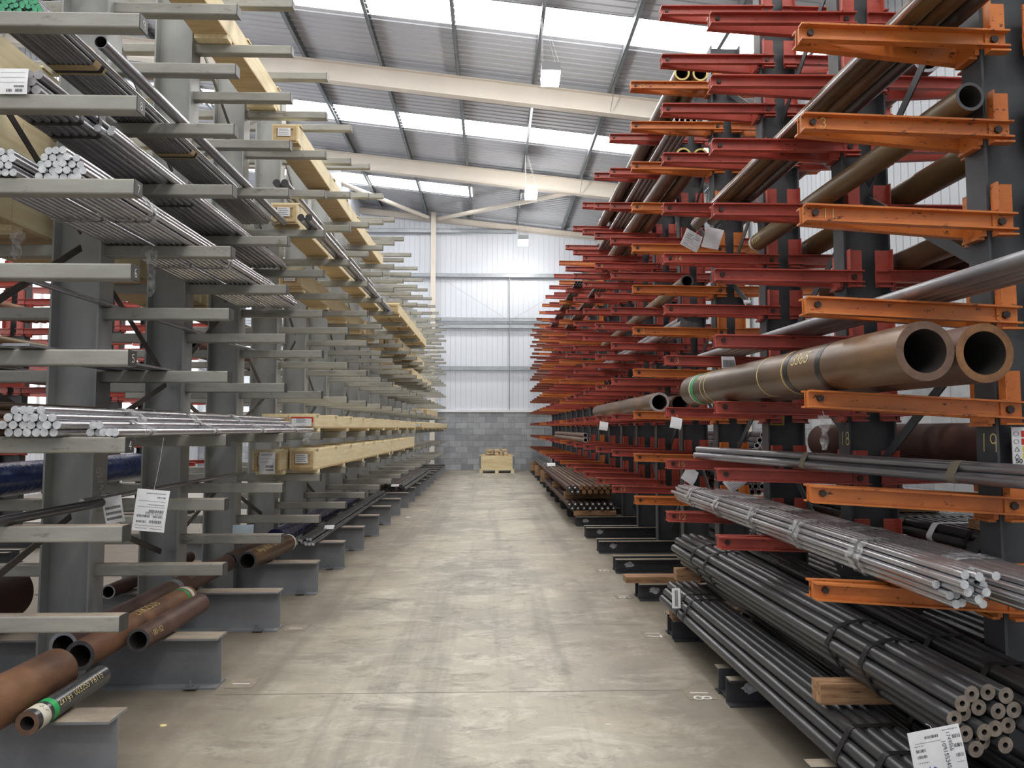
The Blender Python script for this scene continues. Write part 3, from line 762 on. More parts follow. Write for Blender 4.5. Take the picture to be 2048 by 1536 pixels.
crate('long crate pressed behind the red-painted one at eye height', -2.28, -2.02, 7.1, 13.0, hL[2]+.003, .165, paper=False)
crate('pale crate continuing the eye-height line behind the red-painted one', -1.99, -1.735, 13.06, 16.15, hL[2]+.003, .165, paper=False)
crate('farthest eye-height pine crate with a blue-white label, ending by the block wall', -1.81, -1.60, 16.35, 25.2, hL[2]+.003, .165)
crate('long low crate with an amber framed end and white label, below eye height', -1.96, -1.715, 6.95, 12.1, hL[1]+.003, .235)
crate('low crate with torn shipping papers on its amber end, beside the framed one', -2.24, -1.985, 6.72, 12.0, hL[1]+.003, .225)
crate('pale low crate that follows the framed one towards the end wall', -1.96, -1.715, 12.16, 15.7, hL[1]+.003, .235, paper=False)
# crates on the far arms of the grey rack
for k, (a, c, l) in {7: (2.9, 7.6, 'uppermost'), 6: (2.75, 7.4, 'middle'), 5: (2.7, 7.3, 'lowest')}.items():
    crate('brown crate on the back arms behind the bright bars, %s of three' % l, -3.5, -2.86, a, c, hL[k]+.003, .3, group='crates on the back arms', paper=False)
paper_tag('torn white shipping paper with a barcode hanging over the low crate end', (-2.09, 6.685, 1.375), .145, .2, bend=.004, prints=[(.1, .8, .1, .14, 'text'), (.1, .9, .3, .31, 'line'), (.4, .9, .6, .72, 'bar'), (.4, .9, .78, .86, 'bar'), (.1, .6, .45, .47, 'text')], cord=(0, .02, .004))

# ------------------------------------------------------------------ bars and tubes on the grey rack
BR = ('bright', 'brightend', 'inside'); GB = ('grey_bar', 'grey_end', 'inside')
strapfilm = lambda ys: [q for y in ys for q in ((y, .12, 'film', 'plastic_film'), (y+.015, .016, 'strap', 'strap'))]
bundle('bar_bundle', 'bundle of thin steel bars with green painted ends, wrapped with buff tape',
       hexrows(-2.43, hL[7]+.0145, .0125, [10, 11, 10, 9, 8], off=[1, -1, 1, 1, 1]), .0125, 3.38, 6.88, ('grey_bar', 'green_end', 'inside'),
       bands=[(.50, .11, 'tape', 'paper_tape'), (.52, .03, 'strap', 'strap'), (1.75, .10, 'tape', 'paper_tape'), (1.77, .03, 'strap', 'strap')], group='strapped bar bundles in the grey rack')
pipe('steel_bar', 'single bright thin bar lying beside the green-ended bundle', (-2.13, 3.45, hL[7]+.0145), (-2.13, 6.9, hL[7]+.0145), .0125, BR, n=16)
pipe('steel_tube', 'single dark steel tube with open end beside the taped bar bundle', (-2.05, 3.65, hL[7]+.037), (-2.05, 6.9, hL[7]+.037), .034, ('grey_bar', 'grey_bar', 'inside'), .030)
bundle('bar_bundle', 'bundle of thick grey bars with a white paper tag at their sawn ends', hexrows(-2.39, hL[6]+.0245, .0225, [6, 6, 6], off=[1, -1, 1]), .0225, 3.33, 7.0, GB,
       bands=[(.33, .03, 'strap', 'strap'), (.50, .03, 'strap', 'strap'), (1.7, .03, 'strap', 'strap')], group='strapped bar bundles in the grey rack', n=20, seed=4)
for i, (x, dz) in enumerate(((-2.105, 0), (-2.063, 0), (-2.084, .0355))):
    pipe('steel_bar', 'thick bright bar lying beside the tagged grey bars, %s of three' % ('inner', 'aisle-side', 'upper')[i], (x, 3.75+.05*i, hL[6]+.0225+dz), (x, 7.05, hL[6]+.0225+dz), .0205, BR, n=24, group='loose bars beside the tagged bundle')
bundle('bar_bundle', 'silvery white-ended bar bundle on the sixth grey arm level, farther from the aisle', hexrows(-2.457, hL[5]+.020, .018, [7, 6, 7, 6], off=[1, 1, -1, 1]), .018, 3.30, 6.95, BR,
       bands=strapfilm((.72, 1.9, 2.9)), group='strapped bar bundles in the grey rack', n=18, seed=2)
bundle('bar_bundle', 'silvery white-ended bar bundle on the sixth grey arm level, nearer the aisle', hexrows(-2.15, hL[5]+.020, .018, [6, 6, 6, 5, 3], off=[1, 1, -1, 1, 1]), .018, 3.36, 7.0, BR,
       bands=strapfilm((.66, 1.85, 2.9)), group='strapped bar bundles in the grey rack', n=18, seed=3)
bundle('bar_bundle', 'big pile of bright round bars at eye height, film-wrapped, left part of the level', hexrows(-2.17, hL[2]+.021, .019, [6, 7, 6, 4], off=[1, -1, 1, 1]), .019, 3.25, 6.95, BR,
       bands=strapfilm((.75, 1.5, 2.3)), group='strapped bar bundles in the grey rack', n=20, seed=5)
bundle('bar_bundle', 'row of bright eye-height bars set back under loose film, with a hanging tag', hexrows(-1.885, hL[2]+.021, .019, [5, 2]), .019, 3.36, 6.93, BR,
       bands=strapfilm((.25, 1.1, 2.0, 2.9)), group='strapped bar bundles in the grey rack', n=20, seed=6, jit=.05)
bundle('bar_bundle', 'bundle of bars with brownish tops behind the bright eye-height bars', hexrows(-2.452, hL[2]+.024, .022, [5, 5, 4, 4], off=[1, 1, 1, -1]), .022, 2.95, 6.9, ('brown_pipe', 'brightend', 'inside'),
       bands=[(1.9, .03, 'film', 'plastic_film')], group='strapped bar bundles in the grey rack', n=16, seed=7)
for i, x in enumerate((-2.40, -2.26, -2.12)):
    o = MB().box(-.06, .06, 0, 2.2, 0, .012).obj('flat_bar', M['grey_bar']); o.location = (x, 3.2, hL[3]+.002)
    tag(o, 'dark flat steel bar lying on the grey arm marked 5, %s' % ('next to the post', 'middle of three', 'nearest the aisle of three')[i], 'bar', 'flat bars on the grey arms')
for i, (x, a, c) in enumerate(((-2.455, 2.6, 4.9), (-2.43, 4.95, 8.2))):
    pipe('steel_bar', ('single thin dark rod lying against the first grey post on the fifth arm level', 'thin dark rod lying against the second and third grey posts on the fifth arm level')[i], (x, a, hL[4]+.018), (x, c, hL[4]+.018), .016, GB, n=16)
pipe('steel_tube', 'dark bar with a curled paper tag on its end, lying below the bright eye-height bars', (-2.22, 2.4, hL[1]+.026), (-2.2, 4.09, hL[1]+.026), .024, ('black_tube', 'darkend', 'inside'), n=24)
pipe('steel_tube', 'slim dark bar behind the tagged one, ending by the third grey post', (-2.37, 4.2, hL[1]+.019), (-2.37, 6.9, hL[1]+.019), .017, ('grey_bar', 'brightend', 'inside'), n=20)
for i, x in enumerate((-1.84, -1.765)):
    pipe('capped_tube', ('bright tube with a black cap beside the labelled crate, next to the crate', 'bright tube with a black cap beside the labelled crate, aisle side')[i], (x, 6.75, hL[7]+.038), (x, 12.3, hL[7]+.038), .035, ('bright', 'cap', 'inside'), group='capped tubes beside the crate')
for i, x in enumerate((-2.14, -2.06)):
    pipe('capped_tube', ('dark capped tube above the labelled crate, %s' % ('farther in', 'nearer the aisle')[i]), (x, 6.95, hL[8]+.041), (x, 12.0, hL[8]+.041), .038, ('grey_bar', 'cap', 'inside'), group='dark capped tubes above the crate')

paper_tag('white barcode tag stuck to the thick grey bar ends high on the left', (-2.255, 3.305, hL[6]+.115), .14, .125, bend=.006, prints=[(.1, .9, .15, .16, 'line'), (.1, .9, .35, .36, 'line'), (.1, .9, .55, .56, 'line'), (.55, .9, .66, .74, 'text'), (.3, .5, .8, .92, 'bar'), (.6, .85, .8, .92, 'bar')], cord=(0, .03, -.01))
paper_tag('white stock tag with barcodes hanging by a long string below the bright bars', (-1.69, 3.62, 1.292), .155, .205, rz=.1, roll=.1, bend=.012, flip=True, prints=STD, number=[('027516366', .12, .465, .012, 0)], cord=(.016, -.01, .262))
paper_tag('grey curled paper tag wrapped on the end of the dark bar', (-2.16, 4.12, hL[1]+.055), .10, .15, rz=.3, roll=-.2, bend=.03, prints=[(.1, .9, .35, .45, 'text'), (.1, .9, .55, .65, 'text'), (.1, .9, .75, .85, 'text')], cord=(-.03, .03, -.02))
def film_strip(label, loc, w, h, seed, rz=0):
    rnd = random.Random(seed); n, m = 5, 10; b = MB()
    b.add([((i/n-.5)*w*(1-.5*j/m+.15*math.sin(j)), rnd.uniform(-.012, .012), -h*j/m) for j in range(m+1) for i in range(n+1)],
          [(j*(n+1)+i, (j+1)*(n+1)+i, (j+1)*(n+1)+i+1, j*(n+1)+i+1) for j in range(m) for i in range(n)], 0, True)
    o = b.obj('film_strip', M['film']); o.location = loc; o.rotation_euler = (0, 0, rz)
    MB().tube([(0, 0, 0), (0, .01, .02)], .002, 5).obj('cord', M['wire'], o)
    return tag(o, label, 'plastic film')
film_strip('long twisted strip of clear film hanging below the silvery bars beside the grey post', (-2.17, 4.52, hL[5]-.04), .07, .30, 3)
film_strip('crumpled clear film hanging at the left of the first full grey post', (-2.80, 4.2, hL[5]-.02), .09, .16, 4)
film_strip('crumpled clear film tail at the far end of the eye-height bright bars', (-1.715, 6.62, hL[2]+.0), .10, .10, 5)
film_strip('shiny strip of clear film hanging below the nearest orange arm that carries the big pipes', (1.44, 3.05, hR[2]-.108), .05, .15, 6)

# pipes resting on the grey bases
B0 = .305
def bands_on(o, r, items):
    for y, w, m, nm in items:
        ring_band(r, w).obj(nm, M[m], o).location = (0, y, 0)
o = pipe('rusty_pipe', 'thick orange-rust pipe with rounded end in the lower corner left of the aisle', (-2.15, 1.9, B0+.110), (-2.13, 3.61, B0+.110), .108, ('rust', 'rust', 'inside'), None)
o = pipe('steel_tube', 'short black tube with green and white bands and yellow writing near its open end', (-1.958, 3.129, B0+.0525), (-1.968, 3.71, B0+.0525), .050, ('black_tube', 'brown_end', 'inside'), .029)
bands_on(o, .05, [(.03, .055, 'whiteband', 'white_band'), (.11, .035, 'greenband', 'green_band')])
pipe_text(o, .05, '2xlgs 003255 P8115', .152, 18, .027, M['ychalk'])
o = pipe('rusty_pipe', 'orange-brown thick-walled pipe with a green and white band on its far end', (-2.199, 3.93, B0+.082), (-2.2, 5.25, B0+.082), .080, ('rust', 'darkend', 'inside'), .058)
bands_on(o, .08, [(1.19, .03, 'greenband', 'green_band'), (1.245, .04, 'whiteband', 'white_band')])
pipe_text(o, .08, 'LXR2SJ6', .55, 62, .055, M['ychalk'])
o = pipe('rusty_pipe', 'purple-brown thick-walled pipe lying nearest the aisle on the second grey base', (-2.048, 4.25, B0+.0685), (-2.048, 5.12, B0+.0685), .0665, ('rust_dark', 'darkend', 'inside'), .050)
pipe_text(o, .0665, '00-S2C', .06, 10, .03, M['ychalk'])
pipe('rusty_pipe', 'dark rusty pipe behind the orange-brown one, pale cut face', (-2.385, 4.1, B0+.082), (-2.38, 5.4, B0+.082), .08, ('rust_dark', 'lightend', 'inside'), .060)
pipe('rusty_pipe', 'dark pipe with a white-ringed end lying behind the first full grey post', (-2.91, 5.55, B0+.0545), (-2.91, 7.0, B0+.0545), .053, ('rust_deep', 'lightend', 'inside'), .042)
o = pipe('rusty_pipe', 'brown pipe with a pale blue-grey thick-walled end before the second grey post', (-2.40, 5.52, B0+.078), (-2.40, 6.58, B0+.078), .076, ('rust_dark', 'lightend', 'inside'), .042)
pipe_text(o, .076, 'S 13', .15, 40, .03, M['ychalk'])
o = pipe('rusty_pipe', 'dark brown pipe with yellow writing on the fourth grey base, open end towards the camera', (-2.228, 6.61, B0+.088), (-2.155, 7.6, B0+.088), .086, ('brown_pipe', 'darkend', 'inside'), .066)
pipe_text(o, .086, 'Xkxg 00321 P8115', .12, 45, .045, M['ychalk'])
bands_on(o, .086, [(1.0, .04, 'whiteband', 'white_band')])
pipe('rusty_pipe', 'dark rusty pipe half hidden behind the yellow-marked one on the fourth grey base', (-2.4, 6.64, B0+.08), (-2.395, 7.7, B0+.08), .078, ('rust_dark', 'darkend', 'inside'), .060)
o = pipe('wrapped_roll', 'pipe wrapped in dark blue film lying on the grey bases behind thin black bars', (-2.35, 7.85, B0+.104), (-2.372, 12.4, B0+.104), .1, ('navywrap', 'navywrap', 'inside'), None)
for i, (x, z) in enumerate(hexrows(-2.165, B0+.019, .0175, [6, 4], gap=.004)):
    row = 'lower' if i < 6 else 'upper'; n = i if i < 6 else i-6
    pipe('black_bar', 'thin black bar on the grey bases, %s layer, %s from the navy wrapped pipe' % (row, ('first', 'second', 'third', 'fourth', 'fifth', 'sixth', 'seventh', 'eighth')[n]),
         (x, 8.05+random.uniform(-.1, .12), z), (x-.085, 14.1+random.uniform(-.1, .1), z), .0175, ('black_tube', 'brightend', 'inside'), n=12, group='thin black bars on the grey bases', cat='bar')
k = 0
for i, (x, z) in enumerate(hexrows(-2.29, B0+.042, .038, [7, 6], gap=.003)):
    row, n = ('lower', i) if i < 7 else ('upper', i-7)
    pipe('black_tube', 'dark tube in the low far pile, %s layer, %s counting towards the aisle' % (row, ('first', 'second', 'third', 'fourth', 'fifth', 'sixth', 'seventh')[n]),
         (x, 14.6+random.uniform(-.1, .25), z), (x, 20.6+random.uniform(-.1, .1), z), .038, ('rust_dark' if i % 3 == 1 else 'black_tube', 'cap', 'inside'), n=16, group='dark tubes at the far end of the grey rack', cat='tube')
paper_tag('white paper tag lying on the far dark tubes', (-1.97, 14.6, B0+.155), .16, .12, bend=.01, pitch=-1.2, cord=(0, 0, -.03))
paper_tag('white paper slip on the thin black bars next to the navy wrapped pipe', (-2.0, 8.9, B0+.10), .12, .08, bend=.01, pitch=-1.0, cord=(0, 0, -.05))
paper_tag('pale blue paper sheet standing on the pipes below the fourth grey column', (-2.37, 6.9, B0+.375), .19, .11, bend=.03, mat='bluepaper', rz=.2, cord=(0, .02, -.205))
# back arms of the grey rack
o = pipe('wrapped_roll', 'big roll wrapped in glossy blue film on the back arms behind the first grey post', (-3.15, 3.6, hL[1]+.113), (-3.13, 6.35, hL[1]+.113), .11, ('bluewrap', 'bluewrap', 'inside'), None)
pipe('rusty_pipe', 'very thick deep brown pipe low on the back bases of the grey rack', (-3.3, 3.4, B0+.182), (-3.3, 5.0, B0+.182), .18, ('rust_deep', 'rust_deep', 'inside'), None)
pipe('rusty_pipe', 'pipe with white end ring seen through the grey rack, on the sixth back arm', (-3.25, 7.7, hL[5]+.093), (-3.25, 9.6, hL[5]+.093), .09, ('rust_dark', 'lightend', 'inside'), .075)
pipe('rusty_pipe', 'orange pipe with white end ring seen through the grey rack, on the fifth back arm', (-3.25, 7.7, hL[4]+.093), (-3.25, 9.6, hL[4]+.093), .09, ('rust', 'lightend', 'inside'), .075)
for lev, (k, m) in enumerate(((5, 'rust'), (4, 'olive_pipe'), (2, 'rust_dark'))):
    for i in range(5):
        x = -5.72-.105*i
        pipe('rusty_pipe', '%s brown pipe %s of the far red arms, %s row' % (('first', 'second', 'third', 'fourth', 'fifth')[i], 'from the tips', ('upper', 'middle', 'lower')[lev]),
             (x, 4.6, hR[k]+.053), (x, 9.5, hR[k]+.053), .05, (m, 'brown_end', 'inside'), n=20, group='brown pipes on the far red arms')
bundle('bar_bundle', 'bundle of black tubes on the far red arms seen between the first two grey posts', hexrows(-6.2, hR[3]+.05, .03, [6, 5, 4]), .03, 5.0, 10.5, ('black_tube', 'darkend', 'inside'), group=None, n=12, bands=[(1, .03, 'strap', 'strap')])

# ------------------------------------------------------------------ right-hand rack contents
def zR(k, x, j=1):   # arm top at x
    return hR[k]-TJ(j)*max(0, x-1.355)/.785
def on(k, x, r, up=.0015): return hR[k]-.018*(x-1.355)/.785+r+up
# big pipes
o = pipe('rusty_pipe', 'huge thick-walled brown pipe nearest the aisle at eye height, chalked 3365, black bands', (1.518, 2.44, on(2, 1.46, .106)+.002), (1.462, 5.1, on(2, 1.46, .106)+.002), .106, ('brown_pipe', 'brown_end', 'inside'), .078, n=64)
bands_on(o, .106, [(.56, .045, 'strap', 'black_band'), (.88, .045, 'strap', 'black_band'), (2.36, .05, 'greenband', 'green_band'), (2.43, .02, 'whiteband', 'white_band'), (.94, .006, 'ychalk', 'chalk_ring'), (1.24, .006, 'ychalk', 'chalk_ring'), (2.12, .006, 'ychalk', 'chalk_ring'), (2.2, .006, 'ychalk', 'chalk_ring')])
pipe_text(o, .106, '3365', .84, 168, .055, M['ychalk'], -1)
pipe_text(o, .106, 'V2', 2.32, 150, .06, M['ychalk'], -1)
pipe('rusty_pipe', 'huge thick-walled brown pipe lying behind the chalked one, nearer the rack post', (1.742, 2.455, on(2, 1.68, .106)+.002), (1.69, 5.0, on(2, 1.68, .106)+.002), .106, ('rust_dark', 'rustend', 'inside'), .078, n=64)
pipe('steel_pipe', 'medium brown pipe with a bright cut end, lying beyond the huge chalked pipe', (1.665, 7.04, on(2, 1.65, .099)), (1.68, 11.2, on(2, 1.65, .099)), .099, ('brown_pipe', 'brightend', 'inside'), .074, n=48)
pipe('steel_pipe', 'brown pipe behind the bright-ended one, mostly hidden by the huge pipes', (1.87, 7.05, on(2, 1.87, .09)), (1.89, 11.0, on(2, 1.87, .09)), .09, ('brown_pipe', 'brown_end', 'inside'), .074, n=48)
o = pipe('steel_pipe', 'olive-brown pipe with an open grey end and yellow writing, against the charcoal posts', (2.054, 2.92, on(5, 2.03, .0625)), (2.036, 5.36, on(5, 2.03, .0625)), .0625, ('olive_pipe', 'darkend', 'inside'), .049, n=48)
pipe_text(o, .0625, '9 00313 207', 2.38, 160, .045, M['ychalk'], -1)
pipe_text(o, .0625, '8 LGXX', 2.36, 205, .035, M['ychalk'], -1)
bands_on(o, .0625, [(2.40, .03, 'whiteband', 'white_band')])
# tube group on level 6
for i, (x, r, m) in enumerate(((1.85, .05, 'olive_pipe'), (1.953, .05, 'brown_pipe'), (2.05, .045, 'black_tube'))):
    pipe('steel_tube', ('thick olive tube at the aisle edge of the high orange arm', 'thick brown tube in the middle of the high orange arm', 'thick black tube against the posts on the high orange arm')[i],
         (x, 2.2, on(6, 1.76, r)), (x-.03, 6.2-.12*i, on(6, 1.76, r)), r, (m, 'darkend', 'inside'), r*.8, n=40, group='tubes on the high orange arm')
pipe('steel_tube', 'slim galvanised tube beside the thick olive tube on the high orange arm', (1.782, 2.2, on(6, 1.76, .015)+.001), (1.752, 6.1, on(6, 1.76, .015)+.001), .0135, BR, n=16)
pipe('steel_tube', 'slim galvanised tube resting in the groove on top of the thick olive tube', (1.901, 2.2, on(6, 1.76, .05)+.0425), (1.872, 5.9, on(6, 1.76, .05)+.0425), .0135, BR, n=16)
paper_tag('white printed tag hanging from the tube ends on the high red arms', (1.82, 6.26, 3.36), .17, .17, rz=.2, roll=.45, bend=.03, prints=STD, cord=(.06, .01, .09))
paper_tag('folded white tag hanging beside the printed one from the tube ends', (1.98, 6.16, 3.37), .15, .19, rz=-.3, roll=.3, bend=.05, cord=(.03, .01, .05))
# yellow-ended pipes
for i, (x, dz, l) in enumerate(((1.846, 0, 'aisle-side lower'), (2.026, 0, 'post-side lower'), (1.936, .126, 'upper'))):
    pipe('steel_pipe', 'brown pipe with yellow end face on the topmost orange arm, %s of three' % l, (x, 6.69, on(10, x if i < 2 else 1.86, .0765)+dz), (x+.02, 11.9, on(10, x if i < 2 else 1.86, .0765)+dz), .0757, ('brown_pipe', 'yellow_end', 'inside'), .058, group='yellow-ended pipes at the top', n=36)
for i, x in enumerate((1.86, 2.03)):
    pipe('steel_pipe', 'brown pipe with pale yellow end, two levels under the topmost orange arm, %s' % ('aisle side', 'post side')[i], (x, 6.73, on(8, x, .0767)), (x, 11.6, on(8, x, .0767)), .0757, ('brown_pipe', 'yellow_end', 'inside'), .058, group='yellow-ended pipes two levels down', n=36)
bundle('tube_bundle', 'bundle of small silver-ended tubes between the yellow-ended pipes', hexrows(1.80, on(9, 1.75, .03), .028, [4, 3]), .028, 6.74, 11.8, ('grey_bar', 'brightend', 'inside'), .021, n=18, bands=[(1.2, .03, 'strap', 'strap')])
pipe('steel_pipe', 'single olive pipe with dark open end lying on the middle orange arm', (1.895, 6.80, on(5, 1.91, .0635)), (1.934, 12.1, on(5, 1.91, .0635)), .063, ('olive_pipe', 'darkend', 'inside'), .05, n=36)
for i, (x, dz) in enumerate(((1.80, 0), (1.874, 0), (1.948, 0), (1.837, .0642), (1.911, .0642))):
    pipe('steel_bar', 'thick dark grey bar on the orange arm below the single olive pipe, %s' % ('lower aisle side', 'lower middle', 'lower post side', 'upper aisle side', 'upper post side')[i], (x+.03, 6.70+.08*i, on(4, 1.83, .0365)+dz), (x+.03, 12.0, on(4, 1.83, .0365)+dz), .0365, ('grey_bar', 'darkend', 'inside'), n=24, group='thick dark grey bars')
bundle('tube_bundle', 'far thin dark tubes high on the red arms, silver ring ends', hexrows(1.62, on(7, 1.65, .024), .023, [5, 4]), .023, 10.9, 15.6, ('black_tube', 'brightend', 'inside'), .017, n=14, bands=[(1, .02, 'strap', 'strap')])
bundle('tube_bundle', 'far thin dark tubes one level above the others near the end wall', hexrows(1.5, on(8, 1.55, .026), .025, [4, 3]), .025, 12.8, 18.6, ('black_tube', 'darkend', 'inside'), .017, n=14, bands=[(1, .02, 'strap', 'strap')])
# silver tubes level 3
for i, x in enumerate((1.83, 1.885, 1.94, 1.995, 2.05)):
    pipe('steel_tube', 'bright silver tube crossing the orange arm above the huge pipes, %s from the aisle' % ('first', 'second', 'third', 'fourth', 'fifth')[i], (x, 2.1, on(3, x-.1, .0245)), (x-.12, 5.8, on(3, x-.1, .0245)), .024, ('silver', 'brightend', 'inside'), .019, n=24, group='silver tubes above the huge pipes')
# k1 tubes
bundle('tube_bundle', 'three long dark tubes taped together, slanting low across the orange and red arms', [(2.195, hR[1]+.0265), (2.248, hR[1]+.0265), (2.222, hR[1]+.072)], .0255, 2.1, 5.65, ('grey_bar', 'darkend', 'inside'), .02, bands=[(1.0, .05, 'greytape', 'paper_tape'), (2.1, .05, 'greytape', 'paper_tape')], skew=(-.60, 0), n=24)
for i, (x, dz, y0) in enumerate(((1.56, 0, 11.9), (1.66, 0, 12.4), (1.61, .075, 12.3))):
    pipe('steel_pipe', 'brown pipe low on the far red arms, %s of a small stack of three' % ('aisle-side', 'post-side', 'topmost')[i], (x, y0, on(1, x, .043)+dz+.001*i), (x, y0+5.6, on(1, x, .043)+dz+.001*i), .042, ('brown_pipe', 'lightend', 'inside'), .027, n=24, group='stack of three far pipes')
# bright bars on the lowest arms
hexb = lambda x, z, r: hexrows(x, z, r, [4, 5, 6, 5, 4][:5], off=[1, -1, -1, 1, 1], gap=.0018)
bundle('bar_bundle', 'film-wrapped bundle of shiny bars sloping over the lowest orange arm, aisle side', hexb(1.655, hR[0]+.018, .0155), .0155, 2.54, 6.35, BR, bands=strapfilm((.62, 1.25, 1.9, 2.6, 3.3)), jit=.09, n=18, skew=(.0, .0), seed=11, group='shiny bars on the lowest arms')
bundle('bar_bundle', 'film-wrapped bundle of shiny bars on the lowest arms, next to the posts', hexrows(1.87, hR[0]+.018, .0155, [7, 8, 7, 6], off=[1, -1, 1, 1]), .0155, 2.40, 6.2, BR, bands=strapfilm((.5, 1.3, 2.1, 2.9)), jit=.07, n=18, skew=(.0, .0), seed=12, group='shiny bars on the lowest arms')
paper_tag('white tag standing at the far end of the shiny bars on the aisle side', (1.70, 6.0, 1.255), .12, .13, rz=.2, roll=.6, bend=.03, cord=(0, .02, -.14))
paper_tag('pale tag lying slanted on the far end of the post-side shiny bars', (1.93, 5.75, 1.20), .16, .11, rz=.2, roll=-.5, bend=.02, prints=STD, pitch=-.5, cord=(0, .02, -.1))
paper_tag('white tag hanging under the red arm between the medium brown pipe and the huge pipes', (1.42, 5.44, hR[2]-.083), .085, .085, roll=.2, bend=.02, cord=(0, .02, .02))
paper_tag('small white tag hanging under the far red arm below the medium brown pipe', (1.45, 9.2, hR[2]-.083), .11, .11, roll=.15, bend=.02, cord=(0, .02, .02))
paper_tag('white barcode label standing on top of the huge chalked pipe', (1.475, 4.4, hR[2]+.285), .085, .075, rz=.1, bend=.02, prints=[(.1, .95, .3, .9, 'bar')], cord=(0, .01, -.076))
paper_tag('small white tag hanging at the end of the yellow-marked olive pipe on the red arm', (1.93, 5.3, hR[4]-.0), .05, .03, cord=(0, 0, .02))
# heavy black tubes near the floor
r = .02925; Yn = 2.555
cells = [(1.655, .632), (1.716, .650), (1.776, .655), (1.838, .645), (1.626, .578), (1.688, .581), (1.748, .598), (1.808, .590), (1.869, .592),
         (1.668, .524), (1.729, .533), (1.789, .533), (1.849, .536), (1.699, .4735), (1.760, .4775), (1.820, .4775)]
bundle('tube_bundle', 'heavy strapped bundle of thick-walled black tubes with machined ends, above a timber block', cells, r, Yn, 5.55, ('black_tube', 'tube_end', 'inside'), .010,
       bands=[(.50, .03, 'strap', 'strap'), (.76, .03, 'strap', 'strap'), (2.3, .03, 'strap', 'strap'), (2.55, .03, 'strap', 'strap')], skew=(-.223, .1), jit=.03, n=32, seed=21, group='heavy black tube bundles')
bundle('tube_bundle', 'heavy bundle of black tubes lying lowest on the charcoal bases under the timber', hexrows(1.53, .183, r, [6, 5, 4], gap=.002), r, 1.95, 5.6, ('black_tube', 'tube_end', 'inside'), .010,
       bands=[(.86, .03, 'strap', 'strap'), (1.1, .03, 'strap', 'strap'), (3.1, .03, 'strap', 'strap'), (3.25, .03, 'strap', 'strap')], skew=(-.2, .09), n=32, seed=22, group='heavy black tube bundles')
bundle('tube_bundle', 'heavy bundle of black tubes behind the machined-ended one, in shade next to the posts', hexrows(1.93, .52, r, [3, 3, 3], gap=.002), r, 1.9, 5.5, ('black_tube', 'tube_end', 'inside'), .010,
       bands=[(.9, .03, 'strap', 'strap'), (1.25, .03, 'strap', 'strap')], skew=(-.1, .091), n=24, seed=23, group='heavy black tube bundles')
bundle('tube_bundle', 'added bundle of black tubes beside the posts, darkening the gap behind the low bundle', hexrows(1.975, .183, r, [3, 3, 3], gap=.002, off=[1, -1, 1]), r, 2.0, 6.5, ('black_tube', 'tube_end', 'inside'), .010,
       bands=[(1.3, .03, 'strap', 'strap')], n=20, seed=24, group='heavy black tube bundles')  # added bundle: covers the light floor so the gap stays dark
for k, (y0, y1, nm) in enumerate(((2.4, 6.9, 'nearer'), (7.2, 12.6, 'farther'))):  # added stacks: keep light floor from showing through behind the posts
    bundle('tube_bundle', 'added wide stack of black tubes on the back bases behind the charcoal posts, %s stack' % nm, hexrows(2.535, .203, .048, [6, 6, 6, 5], gap=.001, off=[1, 1, -1, 1]), .048, y0, y1, ('black_tube', 'darkend', 'inside'), .03,
           bands=[(1.3, .03, 'strap', 'strap')], n=16, seed=25, group='added black tubes on the back bases')
def timber(label, x0, x1, y, z, w, h, name='timber_block', rz=0):
    b = MB().box(0, x1-x0, -w/2, w/2, 0, h); o = b.obj(name, M['timber']); o.location = (x0, y, z); o.rotation_euler = (0, 0, rz)
    return tag(o, label, 'timber', 'timber spacers on the right')
timber('worn timber block between the two heavy tube bundles, near the bottom of the aisle', 1.46, 2.2, 3.24, .372, .09, .09)
timber('worn timber block under the far end of the upper heavy tube bundle', 1.40, 2.05, 5.48, .442, .09, .085)
timber('flat timber plank on the charcoal base under the far end of the lowest tubes', 1.36, 1.88, 5.47, .1535, .09, .07)
timber('slatted timber lying on the fourth charcoal base just beyond the heavy tubes', 1.25, 1.95, 6.78, .1535, .16, .055)
paper_tag('large white stock label with barcodes and a blue pen mark on the heavy tube ends', (1.534, 2.50, .556), .19, .20, rz=.05, roll=-.15, bend=.012,
          prints=[(.30, .56, .10, .145, 'bar'), (.66, .95, .05, .062, 'text'), (.82, .97, .15, .21, 'bar'), (.08, .26, .24, .25, 'text'), (.1, .28, .30, .35, 'bar'), (.1, .28, .40, .45, 'bar'), (.1, .6, .2, .205, 'line'), (.82, .97, .30, .36, 'bar'), (.82, .97, .46, .52, 'bar'), (.1, .3, .52, .53, 'text'), (.82, .96, .6, .61, 'text')],
          number=[('109155345', .60, .22, .0135, -1.52), ('1749566', .72, .09, .012, -1.52)], scribble=True, cord=(0, .04, .0))
paper_tag('narrow white tag at the far end of the lowest heavy tubes beside the far timber', (1.32, 5.15, .45), .06, .14, bend=.01, prints=[(.3, .7, .1, .9, 'bar')], cord=(.03, .03, .0))
